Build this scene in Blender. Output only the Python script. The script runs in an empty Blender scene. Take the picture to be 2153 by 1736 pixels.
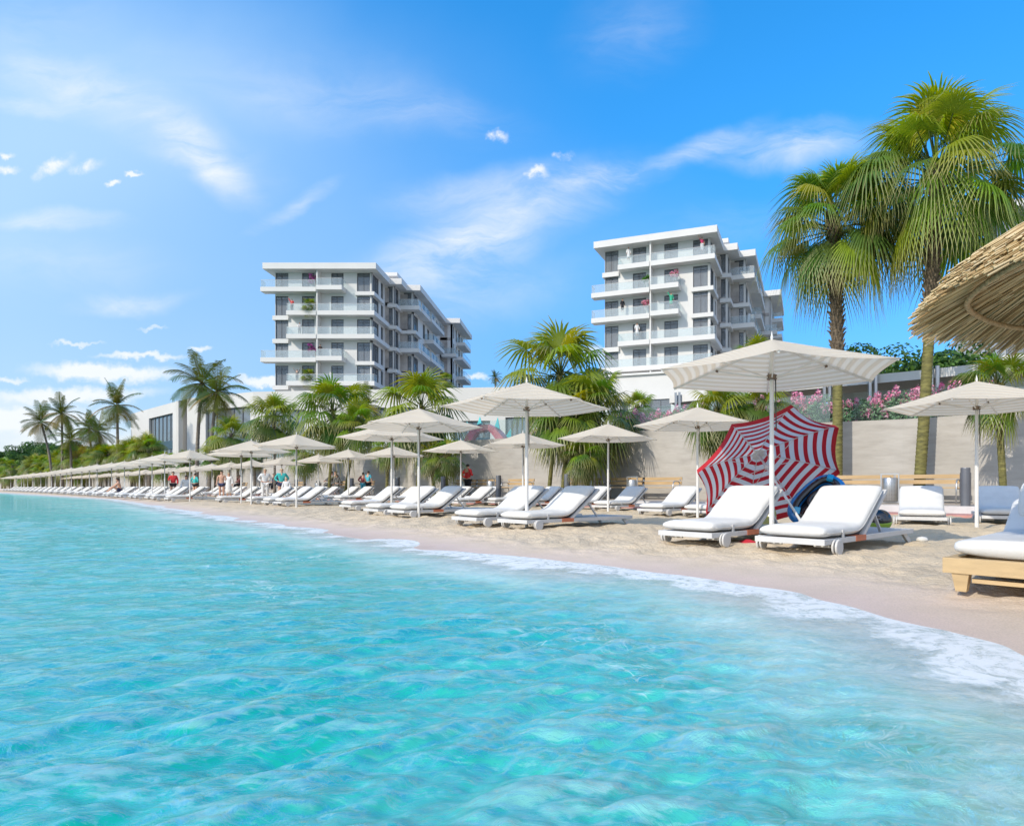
import bpy, bmesh, math, random
import numpy as np
from mathutils import Vector, Matrix, noise as mnoise

rng = random.Random(7)
SC = bpy.context.scene
COL = SC.collection
R = math.radians
F, CX, HZ, EYE = 1330.0, 1213.0, 1023.0, 0.66      # focal length, principal point and horizon measured in the photograph (2152 px wide)
SUN = Vector((1.95, 1.9, -1.9)).normalized()        # direction the sunlight travels
WATER_Z = -0.10
PROM_Z = 0.20


def X(px, d): return (px - CX) * d / F
def Z(py, d): return EYE + (HZ - py) * d / F
def D(py, z=0.0): return (EYE - z) * F / (py - HZ)
def lerp(a, b, t): return a + (b - a) * t


# ---------------------------------------------------------------- materials
def nodes_of(m):
    m.use_nodes = True
    nt = m.node_tree
    nt.nodes.clear()
    return nt, nt.nodes, nt.links


def node(nt, t, ins=None, **kw):
    n = nt.nodes.new(t)
    for k, v in kw.items():
        setattr(n, k, v)
    for k, v in (ins or {}).items():
        if hasattr(v, 'is_output') or isinstance(v, bpy.types.NodeSocket):
            nt.links.new(v, n.inputs[k])
        else:
            n.inputs[k].default_value = v
    return n


def c4(c): return (c[0], c[1], c[2], 1.0)


MATS = {}


def M(name, col, rough=.6, var=.12, scale=4.0, bump=0.0, bscale=30.0, metal=0.0, spec=.4, stretch=(1, 1, 1), col2=None, trans=0.0):
    """principled with noise-varied colour (object space), optional bump and translucency"""
    if name in MATS: return MATS[name]
    m = bpy.data.materials.new(name)
    nt, N, L = nodes_of(m)
    out = node(nt, 'ShaderNodeOutputMaterial')
    tc = node(nt, 'ShaderNodeTexCoord')
    mp = node(nt, 'ShaderNodeMapping', {'Vector': tc.outputs['Object'], 'Scale': stretch})
    nz = node(nt, 'ShaderNodeTexNoise', {'Vector': mp.outputs[0], 'Scale': scale, 'Detail': 5.0, 'Roughness': .6})
    c2 = col2 or tuple(max(0, min(1, x * (1 - var * 1.6))) for x in col)
    c1 = tuple(max(0, min(1, x * (1 + var * .6))) for x in col)
    rp = node(nt, 'ShaderNodeMapRange', {'Value': nz.outputs['Fac'], 'From Min': .3, 'From Max': .7})
    mx = node(nt, 'ShaderNodeMix', data_type='RGBA')
    L.new(rp.outputs[0], mx.inputs[0]); mx.inputs[6].default_value = c4(c2); mx.inputs[7].default_value = c4(c1)
    b = node(nt, 'ShaderNodeBsdfPrincipled', {'Roughness': rough, 'Metallic': metal, 'Specular IOR Level': spec})
    L.new(mx.outputs[2], b.inputs['Base Color'])
    if bump:
        n2 = node(nt, 'ShaderNodeTexNoise', {'Vector': mp.outputs[0], 'Scale': bscale, 'Detail': 4.0})
        bp = node(nt, 'ShaderNodeBump', {'Height': n2.outputs['Fac'], 'Strength': min(1, bump), 'Distance': .02})
        L.new(bp.outputs[0], b.inputs['Normal'])
    if trans:
        t = node(nt, 'ShaderNodeBsdfTranslucent'); L.new(mx.outputs[2], t.inputs[0])
        ms = node(nt, 'ShaderNodeMixShader', {0: trans}); L.new(b.outputs[0], ms.inputs[1]); L.new(t.outputs[0], ms.inputs[2])
        L.new(ms.outputs[0], out.inputs[0])
    else:
        L.new(b.outputs[0], out.inputs[0])
    MATS[name] = m
    return m


def M_tint(name, rough=.45, trans=.3, spec=.35, gain=1.0):
    """leaf material: colour stored per leaf in the attribute tint"""
    if name in MATS: return MATS[name]
    m = bpy.data.materials.new(name)
    nt, N, L = nodes_of(m)
    out = node(nt, 'ShaderNodeOutputMaterial')
    at = node(nt, 'ShaderNodeAttribute', attribute_name='tint')
    b = node(nt, 'ShaderNodeBsdfPrincipled', {'Roughness': rough, 'Specular IOR Level': spec})
    L.new(at.outputs['Color'], b.inputs['Base Color'])
    t = node(nt, 'ShaderNodeBsdfTranslucent')
    hs = node(nt, 'ShaderNodeHueSaturation', {'Saturation': 1.1, 'Value': 1.5 * gain, 'Color': at.outputs['Color']})
    L.new(hs.outputs[0], t.inputs[0])
    ms = node(nt, 'ShaderNodeMixShader', {0: trans}); L.new(b.outputs[0], ms.inputs[1]); L.new(t.outputs[0], ms.inputs[2])
    L.new(ms.outputs[0], out.inputs[0])
    MATS[name] = m
    return m


def M_glass(name, tint=(.9, .96, .97), clear=.6, rough=.03, dark=(.05, .06, .07)):
    """pane: part see-through, part reflecting, a little body colour"""
    if name in MATS: return MATS[name]
    m = bpy.data.materials.new(name)
    nt, N, L = nodes_of(m)
    out = node(nt, 'ShaderNodeOutputMaterial')
    tr = node(nt, 'ShaderNodeBsdfTransparent', {0: c4(tint)})
    pb = node(nt, 'ShaderNodeBsdfPrincipled', {'Base Color': c4(dark), 'Roughness': rough, 'Specular IOR Level': .9})
    gi = node(nt, 'ShaderNodeNewGeometry')
    oi = node(nt, 'ShaderNodeObjectInfo')
    f = node(nt, 'ShaderNodeMapRange', {'Value': oi.outputs['Random'], 'To Min': 1 - clear - .06, 'To Max': 1 - clear + .06})
    ms = node(nt, 'ShaderNodeMixShader', {0: f.outputs[0]}); L.new(tr.outputs[0], ms.inputs[1]); L.new(pb.outputs[0], ms.inputs[2])
    L.new(ms.outputs[0], out.inputs[0])
    MATS[name] = m
    return m


# ---------------------------------------------------------------- mesh builder
class MB:
    def __init__(s):
        s.v = []; s.f = []; s.m = []; s.c = []; s.uv = None

    def add(s, vs, fs, mat=0, col=None):
        o = len(s.v)
        s.v.extend(vs)
        for f in fs:
            s.f.append(tuple(i + o for i in f)); s.m.append(mat)
        if col is not None:
            s.c.extend([col] * len(vs) if not isinstance(col, list) else col)
        return s

    def box(s, x0, x1, y0, y1, z0, z1, mat=0):
        v = [(x0, y0, z0), (x1, y0, z0), (x1, y1, z0), (x0, y1, z0), (x0, y0, z1), (x1, y0, z1), (x1, y1, z1), (x0, y1, z1)]
        return s.add(v, [(3, 2, 1, 0), (4, 5, 6, 7), (0, 1, 5, 4), (1, 2, 6, 5), (2, 3, 7, 6), (3, 0, 4, 7)], mat)

    def beam(s, p0, p1, w, h, mat=0, up=(0, 0, 1)):
        p0, p1 = Vector(p0), Vector(p1)
        a = (p1 - p0).normalized()
        u = Vector(up)
        if abs(a.dot(u)) > .98: u = Vector((1, 0, 0))
        sd = a.cross(u).normalized() * (w / 2)
        t = sd.normalized().cross(a).normalized() * (h / 2)
        v = []
        for p in (p0, p1):
            v += [tuple(p - sd - t), tuple(p + sd - t), tuple(p + sd + t), tuple(p - sd + t)]
        return s.add(v, [(3, 2, 1, 0), (4, 5, 6, 7), (0, 1, 5, 4), (1, 2, 6, 5), (2, 3, 7, 6), (3, 0, 4, 7)], mat)

    def tube(s, pts, rad, n=8, mat=0, cap=True, col=None):
        pts = [Vector(p) for p in pts]
        if not hasattr(rad, '__len__'): rad = [rad] * len(pts)
        vs = []; fs = []
        prev = None
        for i, p in enumerate(pts):
            a = (pts[min(i + 1, len(pts) - 1)] - pts[max(i - 1, 0)]).normalized()
            if prev is None:
                u = Vector((0, 0, 1)) if abs(a.z) < .9 else Vector((1, 0, 0))
                e1 = a.cross(u).normalized()
            else:
                e1 = (prev - a * prev.dot(a)).normalized()
            prev = e1
            e2 = a.cross(e1)
            for k in range(n):
                t = 2 * math.pi * k / n
                vs.append(tuple(p + (e1 * math.cos(t) + e2 * math.sin(t)) * rad[i]))
        for i in range(len(pts) - 1):
            for k in range(n):
                fs.append((i * n + k, i * n + (k + 1) % n, (i + 1) * n + (k + 1) % n, (i + 1) * n + k))
        if cap:
            fs.append(tuple(range(n))[::-1]); fs.append(tuple(range((len(pts) - 1) * n, len(pts) * n)))
        return s.add(vs, fs, mat, col)

    def lathe(s, prof, n=24, c=(0, 0, 0), mat=0):
        vs = []; fs = []
        for r, z in prof:
            for k in range(n):
                t = 2 * math.pi * k / n
                vs.append((c[0] + r * math.cos(t), c[1] + r * math.sin(t), c[2] + z))
        for i in range(len(prof) - 1):
            for k in range(n):
                fs.append((i * n + k, i * n + (k + 1) % n, (i + 1) * n + (k + 1) % n, (i + 1) * n + k))
        fs.append(tuple(range(n))[::-1]); fs.append(tuple(range((len(prof) - 1) * n, len(prof) * n)))
        return s.add(vs, fs, mat)

    def mesh(s, name, mats, smooth=False, bevel=0.0):
        me = bpy.data.meshes.new(name)
        me.from_pydata([tuple(v) for v in s.v], [], s.f)
        for m in (mats if isinstance(mats, (list, tuple)) else [mats]): me.materials.append(m)
        if len(me.polygons) == len(s.m):
            me.polygons.foreach_set('material_index', s.m)
        if s.c and len(s.c) == len(s.v):
            at = me.color_attributes.new('tint', 'FLOAT_COLOR', 'POINT')
            at.data.foreach_set('color', np.array([(c[0], c[1], c[2], 1) for c in s.c], dtype=np.float32).ravel())
        if bevel:
            bm = bmesh.new(); bm.from_mesh(me)
            bmesh.ops.bevel(bm, geom=list(bm.edges), offset=bevel, segments=2, profile=.7, affect='EDGES')
            bm.to_mesh(me); bm.free()
        if smooth:
            me.polygons.foreach_set('use_smooth', [True] * len(me.polygons))
        me.update()
        return me

    def build(s, name, mats, parent=None, smooth=False, bevel=0.0, loc=None):
        o = bpy.data.objects.new(name, s.mesh(name, mats, smooth, bevel))
        COL.objects.link(o)
        if parent is not None: o.parent = parent
        if loc is not None: o.location = loc
        return o


def tag(o, label=None, cat=None, group=None, kind=None):
    if label: o['label'] = label
    if cat: o['category'] = cat
    if group: o['group'] = group
    if kind: o['kind'] = kind
    return o


def thing(name, label, cat, loc=(0, 0, 0), rz=0.0, group=None, scale=None):
    o = bpy.data.objects.new(name, None)
    o.empty_display_size = .2
    COL.objects.link(o)
    o.location = loc; o.rotation_euler = (0, 0, rz)
    if scale: o.scale = (scale,) * 3 if not hasattr(scale, '__len__') else scale
    return tag(o, label, cat, group)


KIDS = {}


def copy_tree(o, parent=None):
    c = o.copy(); COL.objects.link(c)
    if parent is not None: c.parent = parent
    for ch in list(o.children): copy_tree(ch, c)
    return c


# ---------------------------------------------------------------- camera, sun, sky
cam = bpy.data.cameras.new('camera'); co = bpy.data.objects.new('camera', cam); COL.objects.link(co)
co.location = (0, 0, EYE); co.rotation_euler = (R(90), 0, 0)
cam.sensor_width = 36; cam.lens = 36 * F / 2152
cam.shift_y = (HZ - 868) / 2152; cam.shift_x = (1076 - CX) / 2152
cam.clip_end = 5000; cam.clip_start = .05
SC.camera = co
sl = bpy.data.lights.new('sun', 'SUN'); so = bpy.data.objects.new('sun', sl); COL.objects.link(so)
sl.energy = 3.7; sl.angle = R(.5); sl.color = (1.0, .925, .795)
so.rotation_euler = SUN.to_track_quat('-Z', 'Y').to_euler()
so.location = (-20, -15, 20)
ELEV = math.asin(-SUN.z); AZ = math.atan2(-SUN.x, -SUN.y)

w = bpy.data.worlds.new('World'); SC.world = w; w.use_nodes = True
nt = w.node_tree; nt.nodes.clear(); L = nt.links
wo = node(nt, 'ShaderNodeOutputWorld')
sky = node(nt, 'ShaderNodeTexSky', sky_type='NISHITA', sun_disc=False, sun_elevation=ELEV, sun_rotation=AZ, altitude=0, air_density=1.0, dust_density=1.1, ozone_density=3.5)
tcw = node(nt, 'ShaderNodeTexCoord')
sx = node(nt, 'ShaderNodeSeparateXYZ', {0: tcw.outputs['Generated']})


def mth(op, a, b=0.0, clamp=False):
    return node(nt, 'ShaderNodeMath', {0: a, 1: b}, operation=op, use_clamp=clamp).outputs[0]


yc = mth('MAXIMUM', sx.outputs['Y'], .02)
qx = mth('DIVIDE', sx.outputs['X'], yc); qz = mth('DIVIDE', sx.outputs['Z'], yc)
q = node(nt, 'ShaderNodeCombineXYZ', {0: qx, 1: qz}).outputs[0]      # heading and height of a sky direction
n1 = node(nt, 'ShaderNodeTexNoise', {'Vector': q, 'Scale': 5.0, 'Detail': 5.0, 'Roughness': .55})
wv = node(nt, 'ShaderNodeVectorMath', {0: n1.outputs['Color'], 1: (.5, .5, .5)}, operation='SUBTRACT')
wv2 = node(nt, 'ShaderNodeVectorMath', {0: wv.outputs[0], 'Scale': .085}, operation='SCALE')
qw = node(nt, 'ShaderNodeVectorMath', {0: q, 1: wv2.outputs[0]}, operation='ADD').outputs[0]
n3 = node(nt, 'ShaderNodeTexNoise', {'Vector': q, 'Scale': 34.0, 'Detail': 5.0, 'Roughness': .6})
wv3 = node(nt, 'ShaderNodeVectorMath', {0: n3.outputs['Color'], 1: (.5, .5, .5)}, operation='SUBTRACT')
wv4 = node(nt, 'ShaderNodeVectorMath', {0: wv3.outputs[0], 'Scale': .035}, operation='SCALE')
qf = node(nt, 'ShaderNodeVectorMath', {0: q, 1: wv4.outputs[0]}, operation='ADD').outputs[0]


def blob(vec, px, py, a, b, ang, s, soft=1.0):
    mp = node(nt, 'ShaderNodeMapping', {'Vector': vec, 'Location': ((px - CX) / F, (HZ - py) / F, 0), 'Rotation': (0, 0, R(ang)), 'Scale': (a / F, b / F, 1)}, vector_type='TEXTURE')
    ln = node(nt, 'ShaderNodeVectorMath', {0: mp.outputs[0]}, operation='LENGTH').outputs['Value']
    return node(nt, 'ShaderNodeMapRange', {'Value': ln, 'From Min': 1.0, 'From Max': 1.0 - soft, 'To Min': 0.0, 'To Max': s}, interpolation_type='SMOOTHSTEP').outputs[0]


def total(lst):
    t = lst[0]
    for x in lst[1:]: t = mth('ADD', t, x)
    return t


WISPS = [(300, 250, 400, 85, -25, .5), (130, 165, 250, 80, -8, .38), (60, 218, 140, 26, -8, .5), (430, 330, 210, 60, -38, .75), (520, 180, 420, 110, -10, .16), (60, 40, 260, 120, 10, .2),
         (1030, 480, 440, 105, 23, .75), (950, 540, 240, 110, 20, .45), (1290, 370, 220, 40, 14, .6), (1660, 300, 260, 64, 4, .75), (1480, 300, 200, 40, 22, .45), (930, 230, 260, 80, -12, .2),
         (620, 430, 135, 26, 30, .6), (1330, 80, 200, 120, 15, .2), (980, 400, 260, 60, 8, .42), (110, 462, 190, 34, 0, .75), (270, 632, 190, 32, 6, .6), (720, 190, 330, 130, -5, .16),
         (1000, 620, 330, 100, 10, .30), (120, 560, 330, 110, 0, .22), (1500, 480, 300, 80, 10, .15)]
VEILS = [(-100, 450, 1150, 800, 0, .68), (250, 900, 1100, 300, 0, .34), (350, 150, 1000, 380, -10, .26), (900, 600, 800, 360, 8, .26)]
BANKS = [(225, 782, 205, 26, -2, 1.5), (300, 748, 130, 9, 0, 1.1), (140, 832, 250, 26, 2, 1.3), (20, 880, 360, 40, 0, 1.2), (120, 925, 420, 36, 0, .9), (60, 970, 520, 40, 0, .9), (560, 803, 90, 14, -3, 1.3), (160, 721, 70, 6, 0, .9), (1000, 792, 40, 8, 0, 1.0),
         (1250, 745, 40, 26, 0, .9), (420, 735, 34, 8, 0, 1.1), (20, 796, 50, 9, 0, .8), (320, 690, 40, 5, 0, .6)]
PUFFS = [(1047, 288, 34, 17, 5, 1.5), (1130, 359, 30, 16, 0, 1.5), (1182, 327, 30, 10, 0, 1.1), (115, 350, 60, 22, 25, 1.3), (180, 352, 50, 18, 15, 1.1), (240, 384, 26, 10, 15, 1.8), (283, 364, 26, 8, 0, 1.6), (10, 355, 40, 14, 0, 1.6),
         (14, 323, 22, 9, 0, 1.5)]
wn = node(nt, 'ShaderNodeTexNoise', {'Vector': node(nt, 'ShaderNodeMapping', {'Vector': qw, 'Rotation': (0, 0, R(-8)), 'Scale': (3.2, 10, 1)}).outputs[0], 'Scale': 1.6, 'Detail': 9.0, 'Roughness': .62, 'Distortion': .6})
wm = node(nt, 'ShaderNodeMapRange', {'Value': wn.outputs['Fac'], 'From Min': .34, 'From Max': .68, 'To Min': .16, 'To Max': 1.05})
wis = mth('MULTIPLY', total([blob(qw, *b) for b in WISPS]), wm.outputs[0])
bk = mth('MULTIPLY', total([blob(qf, *b, soft=.8) for b in BANKS]), node(nt, 'ShaderNodeMapRange', {'Value': wn.outputs['Fac'], 'From Min': .2, 'From Max': .6, 'To Min': .55, 'To Max': 1.0}).outputs[0])
pf = mth('MULTIPLY', total([blob(qf, *b) for b in PUFFS]), node(nt, 'ShaderNodeMapRange', {'Value': n3.outputs['Fac'], 'From Min': .36, 'From Max': .62, 'To Min': .1, 'To Max': 1.0}).outputs[0])
cl = mth('ADD', mth('ADD', wis, bk), pf)
veil = mth('MULTIPLY', mth('MULTIPLY', total([blob(qw, *b) for b in VEILS]), node(nt, 'ShaderNodeMapRange', {'Value': sx.outputs['Y'], 'From Min': .03, 'From Max': .2}).outputs[0], clamp=True), .9)
front = node(nt, 'ShaderNodeMapRange', {'Value': sx.outputs['Y'], 'From Min': .03, 'From Max': .2}).outputs[0]
cl = mth('MULTIPLY', cl, front, clamp=True)
rn = node(nt, 'ShaderNodeTexNoise', {'Vector': tcw.outputs['Generated'], 'Scale': 2.6, 'Detail': 6.0, 'Roughness': .6})
rear = mth('MULTIPLY', node(nt, 'ShaderNodeMapRange', {'Value': sx.outputs['Y'], 'From Min': .0, 'From Max': -.35}).outputs[0], node(nt, 'ShaderNodeMapRange', {'Value': rn.outputs['Fac'], 'From Min': .35, 'From Max': .6, 'To Min': .2, 'To Max': .85}).outputs[0])
cl = mth('MULTIPLY', mth('MAXIMUM', cl, rear), .88)      # unseen bright cloud behind the camera, added as neutral fill light
hs = node(nt, 'ShaderNodeHueSaturation', {'Hue': .496, 'Saturation': 1.36, 'Value': 2.45, 'Color': sky.outputs[0]})
mxw = node(nt, 'ShaderNodeMix', data_type='RGBA')
el_ = node(nt, 'ShaderNodeMapRange', {'Value': sx.outputs['Z'], 'From Min': -.04, 'From Max': .62}, interpolation_type='SMOOTHSTEP').outputs[0]
dim = node(nt, 'ShaderNodeMix', data_type='RGBA'); L.new(el_, dim.inputs[0]); dim.inputs[6].default_value = (.26, .36, .50, 1); dim.inputs[7].default_value = (1, 1, 1, 1)
dm = node(nt, 'ShaderNodeMix', data_type='RGBA', blend_type='MULTIPLY'); dm.inputs[0].default_value = 1.0; L.new(hs.outputs[0], dm.inputs[6]); L.new(dim.outputs[2], dm.inputs[7])
vx = node(nt, 'ShaderNodeMix', data_type='RGBA'); L.new(veil, vx.inputs[0]); L.new(dm.outputs[2], vx.inputs[6]); vx.inputs[7].default_value = (4.9, 6.5, 7.9, 1)
L.new(cl, mxw.inputs[0]); L.new(vx.outputs[2], mxw.inputs[6]); mxw.inputs[7].default_value = (7.1, 7.3, 7.5, 1)
bg = node(nt, 'ShaderNodeBackground', {'Strength': .15}); L.new(mxw.outputs[2], bg.inputs[0])
L.new(bg.outputs[0], wo.inputs[0])
SC.view_settings.view_transform = 'Standard'; SC.view_settings.look = 'None'; SC.view_settings.gamma = 1; SC.view_settings.exposure = -0.1
SC.cycles.max_bounces = 7; SC.cycles.transparent_max_bounces = 12; SC.cycles.transmission_bounces = 4; SC.cycles.glossy_bounces = 3; SC.cycles.diffuse_bounces = 4
SC.cycles.use_denoising = True
SC.cycles.caustics_reflective = False; SC.cycles.caustics_refractive = False
# ---------------------------------------------------------------- shoreline, sand, water
SHORE = [(40, -300), (12, -60), (5, -12), (2.9, -3), (2.05, .6)] + [(X(px, d), d) for px, d in ((2152, 2.42), (2030, 2.75), (1900, 3.29), (1620, 4.36), (1400, 5.27), (1150, 5.88), (950, 6.9), (800, 8.64), (600, 11.6), (400, 17.7), (230, 37.4), (0, 77.8))] + [(-150, 150), (-420, 330), (-1500, 700)]


def shore_dist(x, y):
    """signed distance to the waterline, positive on the water side"""
    best = np.full(x.shape, 1e9); sgn = np.ones(x.shape)
    for (ax, ay), (bx, by) in zip(SHORE[:-1], SHORE[1:]):
        dx, dy = bx - ax, by - ay
        t = np.clip(((x - ax) * dx + (y - ay) * dy) / (dx * dx + dy * dy), 0, 1)
        ex, ey = x - (ax + t * dx), y - (ay + t * dy)
        dd = np.hypot(ex, ey)
        cr = dx * (y - ay) - dy * (x - ax)
        m = dd < best - 1e-9
        best = np.where(m, dd, best); sgn = np.where(m, np.where(cr > 0, 1, -1), sgn)
    return best * sgn


def sst(a, b, x):
    t = np.clip((x - a) / (b - a), 0, 1)
    return t * t * (3 - 2 * t)


class VN:
    """tileless value noise on numpy arrays"""
    def __init__(s, seed):
        s.t = np.random.RandomState(seed).rand(256, 256)

    def __call__(s, x, y):
        xi = np.floor(x).astype(int); yi = np.floor(y).astype(int)
        fx = x - xi; fy = y - yi
        fx = fx * fx * (3 - 2 * fx); fy = fy * fy * (3 - 2 * fy)
        g = lambda a, b: s.t[(a & 255), (b & 255)]
        return (g(xi, yi) * (1 - fx) + g(xi + 1, yi) * fx) * (1 - fy) + (g(xi, yi + 1) * (1 - fx) + g(xi + 1, yi + 1) * fx) * fy - .5


def ring_grid(radii, angs):
    """sheet as rings round the origin, closed all the way round"""
    A, Rr = np.meshgrid(angs, radii)
    x = Rr * np.sin(A); y = Rr * np.cos(A)
    n, m = x.shape
    idx = np.arange(n * m).reshape(n, m)
    nx = np.roll(idx, -1, axis=1)
    f = np.stack([idx[:-1], idx[1:], nx[1:], nx[:-1]], -1).reshape(-1, 4)
    return x.ravel(), y.ravel(), f


def sheet(name, x, y, z, f, mat, attrs, smooth=True):
    me = bpy.data.meshes.new(name)
    me.vertices.add(len(x)); me.vertices.foreach_set('co', np.stack([x, y, z], -1).astype(np.float32).ravel())
    me.loops.add(f.size); me.loops.foreach_set('vertex_index', f.astype(np.int32).ravel())
    me.polygons.add(len(f)); me.polygons.foreach_set('loop_start', np.arange(0, f.size, 4, dtype=np.int32)); me.polygons.foreach_set('loop_total', np.full(len(f), 4, dtype=np.int32))
    me.polygons.foreach_set('use_smooth', [smooth] * len(f))
    me.update(calc_edges=True); me.validate()
    for k, v in attrs.items():
        a = me.attributes.new(k, 'FLOAT', 'POINT'); a.data.foreach_set('value', v.astype(np.float32))
    me.materials.append(mat)
    o = bpy.data.objects.new(name, me); COL.objects.link(o)
    return o


angs = np.concatenate([np.radians(np.linspace(-46, 40, 620)), np.radians(np.linspace(41, 313, 90))])
radii = np.concatenate([[.05, .4, .8], np.geomspace(1.1, 40, 520), np.geomspace(42, 2600, 60)])
x, y, f = ring_grid(radii, angs)
r_ = np.hypot(x, y)
sd = shore_dist(x, y)
v1, v2, v3, v4 = VN(1), VN(2), VN(3), VN(4)
# sand: footprints and wind ripples, flattening to the wet edge
dry = sst(-.5, -1.6, sd)
lump = v1(x * 2.1, y * 2.1) * .035 + v2(x * 5.2, y * 5.2) * .046 + v3(x * 11, y * 11) * .026 + v4(x * 23, y * 23) * .006
pit = np.clip(v2(x * 3.4 + 9, y * 3.4) - .16, 0, 1)
lump = lump - pit * .07
fade = sst(60, 15, r_)
zs = WATER_Z - WATER_Z * sst(0.05, -2.3, sd) * 1.0 + v1(x * .9, y * .9) * .016 * sst(1, -.2, sd) + lump * dry * fade + v2(x * 1.7, y * 1.7) * .008 * sst(.5, -.3, sd)
zs = np.where(sd > 0, WATER_Z - .02 * sst(0, .1, sd) - np.minimum(sd * .13, 1.3), zs)
zs = np.where(sd < -3, zs - .004, zs)

m = bpy.data.materials.new('sand'); nt, N, L = nodes_of(m)
out = node(nt, 'ShaderNodeOutputMaterial'); tc = node(nt, 'ShaderNodeTexCoord')
sda = node(nt, 'ShaderNodeAttribute', attribute_name='sd')
na = node(nt, 'ShaderNodeTexNoise', {'Vector': tc.outputs['Object'], 'Scale': 1.1, 'Detail': 6.0, 'Roughness': .65})
nb = node(nt, 'ShaderNodeTexNoise', {'Vector': tc.outputs['Object'], 'Scale': 90.0, 'Detail': 3.0})
sdn = node(nt, 'ShaderNodeMath', {0: sda.outputs['Fac'], 1: node(nt, 'ShaderNodeMapRange', {'Value': na.outputs['Fac'], 'To Min': -.7, 'To Max': .7}).outputs[0]}, operation='ADD')
rp = node(nt, 'ShaderNodeValToRGB', {0: node(nt, 'ShaderNodeMapRange', {'Value': sdn.outputs[0], 'From Min': -4.0, 'From Max': 1.0}).outputs[0]})
cr = rp.color_ramp
cr.elements[0].position = 0.0; cr.elements[0].color = (.65, .525, .36, 1)
cr.elements[1].position = 1.0; cr.elements[1].color = (.50, .40, .33, 1)
for p, c in ((.52, (.65, .53, .38)), (.66, (.66, .53, .425)), (.77, (.665, .51, .435)), (.84, (.58, .44, .39))):
    e = cr.elements.new(p); e.color = c4(c)
nc = node(nt, 'ShaderNodeMapRange', {'Value': nb.outputs['Fac'], 'From Min': .3, 'From Max': .7, 'To Min': .86, 'To Max': 1.08})
nd = node(nt, 'ShaderNodeMapRange', {'Value': na.outputs['Fac'], 'From Min': .3, 'From Max': .7, 'To Min': .9, 'To Max': 1.06})
mu = node(nt, 'ShaderNodeMath', {0: nc.outputs[0], 1: nd.outputs[0]}, operation='MULTIPLY')
vm = node(nt, 'ShaderNodeVectorMath', {0: rp.outputs[0]}, operation='SCALE'); L.new(mu.outputs[0], vm.inputs['Scale'])
b = node(nt, 'ShaderNodeBsdfPrincipled', {'Specular IOR Level': .25}); L.new(vm.outputs[0], b.inputs['Base Color'])
wet = node(nt, 'ShaderNodeMapRange', {'Value': sdn.outputs[0], 'From Min': -.9, 'From Max': -.1, 'To Min': .9, 'To Max': .35}); L.new(wet.outputs[0], b.inputs['Roughness'])
nr = node(nt, 'ShaderNodeTexNoise', {'Vector': node(nt, 'ShaderNodeMapping', {'Vector': tc.outputs['Object'], 'Scale': (1, 1, 1)}).outputs[0], 'Scale': 24.0, 'Detail': 5.0, 'Roughness': .6})
bs = node(nt, 'ShaderNodeMapRange', {'Value': sda.outputs['Fac'], 'From Min': -1.6, 'From Max': -.6, 'To Min': .85, 'To Max': .06})
bp = node(nt, 'ShaderNodeBump', {'Height': nr.outputs['Fac'], 'Distance': .03}); L.new(bs.outputs[0], bp.inputs['Strength'])
L.new(bp.outputs[0], b.inputs['Normal']); L.new(b.outputs[0], out.inputs[0])
tag(sheet('beach_sand', x, y, zs, f, m, {'sd': sd}), kind='structure')

# water
radii = np.concatenate([[.05, .3, .6], np.geomspace(.9, 30, 560), np.geomspace(31, 3000, 120)])
x, y, f = ring_grid(radii, angs)
r_ = np.hypot(x, y)
sd = shore_dist(x, y)
rs = np.random.RandomState(5)
zw = np.zeros_like(x)
spacing = np.maximum(r_ * .0066, r_ * .0026 + 0)
wx = x + v1(x * .5, y * .5) * .5; wy = y + v2(x * .5 + 5, y * .5) * .5
for k in range(64):
    lam = .05 * (.6 / .05) ** (k / 63)
    th = R(-18) + rs.randn() * .55          # swell runs in to the beach
    kx, ky = math.sin(th), math.cos(th)
    amp = .0026 * (lam / .5) ** .66 * (.6 + .8 * rs.rand())
    ph = rs.rand() * 6.28
    fd = sst(.36, .18, spacing / lam)
    a = 2 * math.pi / lam * (kx * wx + ky * wy) + ph
    zw += amp * fd * (np.sin(a) + .25 * np.cos(2 * a))
patch = .55 + 1.0 * (v3(x * .35, y * .35) + .5)
zw *= patch * sst(-.1, 1.6, sd) * .9
zw += .010 * np.exp(-((sd - .55 + v1(x * .8, y * .8) * .5) / .16) ** 2)      # small breaking lip
crest = zw / .02
zw = WATER_Z + zw - np.where(sd < -.8, .012, 0) + sst(.6, -.4, sd) * .008
keep = (sd > -2.2)
f = f[keep[f].any(axis=1)]
used = np.unique(f); remap = np.full(len(x), -1); remap[used] = np.arange(len(used)); f = remap[f]
x, y, zw, sd, r_, crest = x[used], y[used], zw[used], sd[used], r_[used], crest[used]

m = bpy.data.materials.new('sea_water'); nt, N, L = nodes_of(m)


def mth(op, a, b=0.0, clamp=False):
    return node(nt, 'ShaderNodeMath', {0: a, 1: b}, operation=op, use_clamp=clamp).outputs[0]


def mrange(v, a, b_, c, d, smooth=True):
    return node(nt, 'ShaderNodeMapRange', {'Value': v, 'From Min': a, 'From Max': b_, 'To Min': c, 'To Max': d}, interpolation_type='SMOOTHSTEP' if smooth else 'LINEAR').outputs[0]


def mixc(fac, a, b_):
    n = node(nt, 'ShaderNodeMix', data_type='RGBA')
    for i, v in ((0, fac), (6, a), (7, b_)):
        if isinstance(v, bpy.types.NodeSocket): L.new(v, n.inputs[i])
        else: n.inputs[i].default_value = v if i == 0 else c4(v)
    return n.outputs[2]


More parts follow.
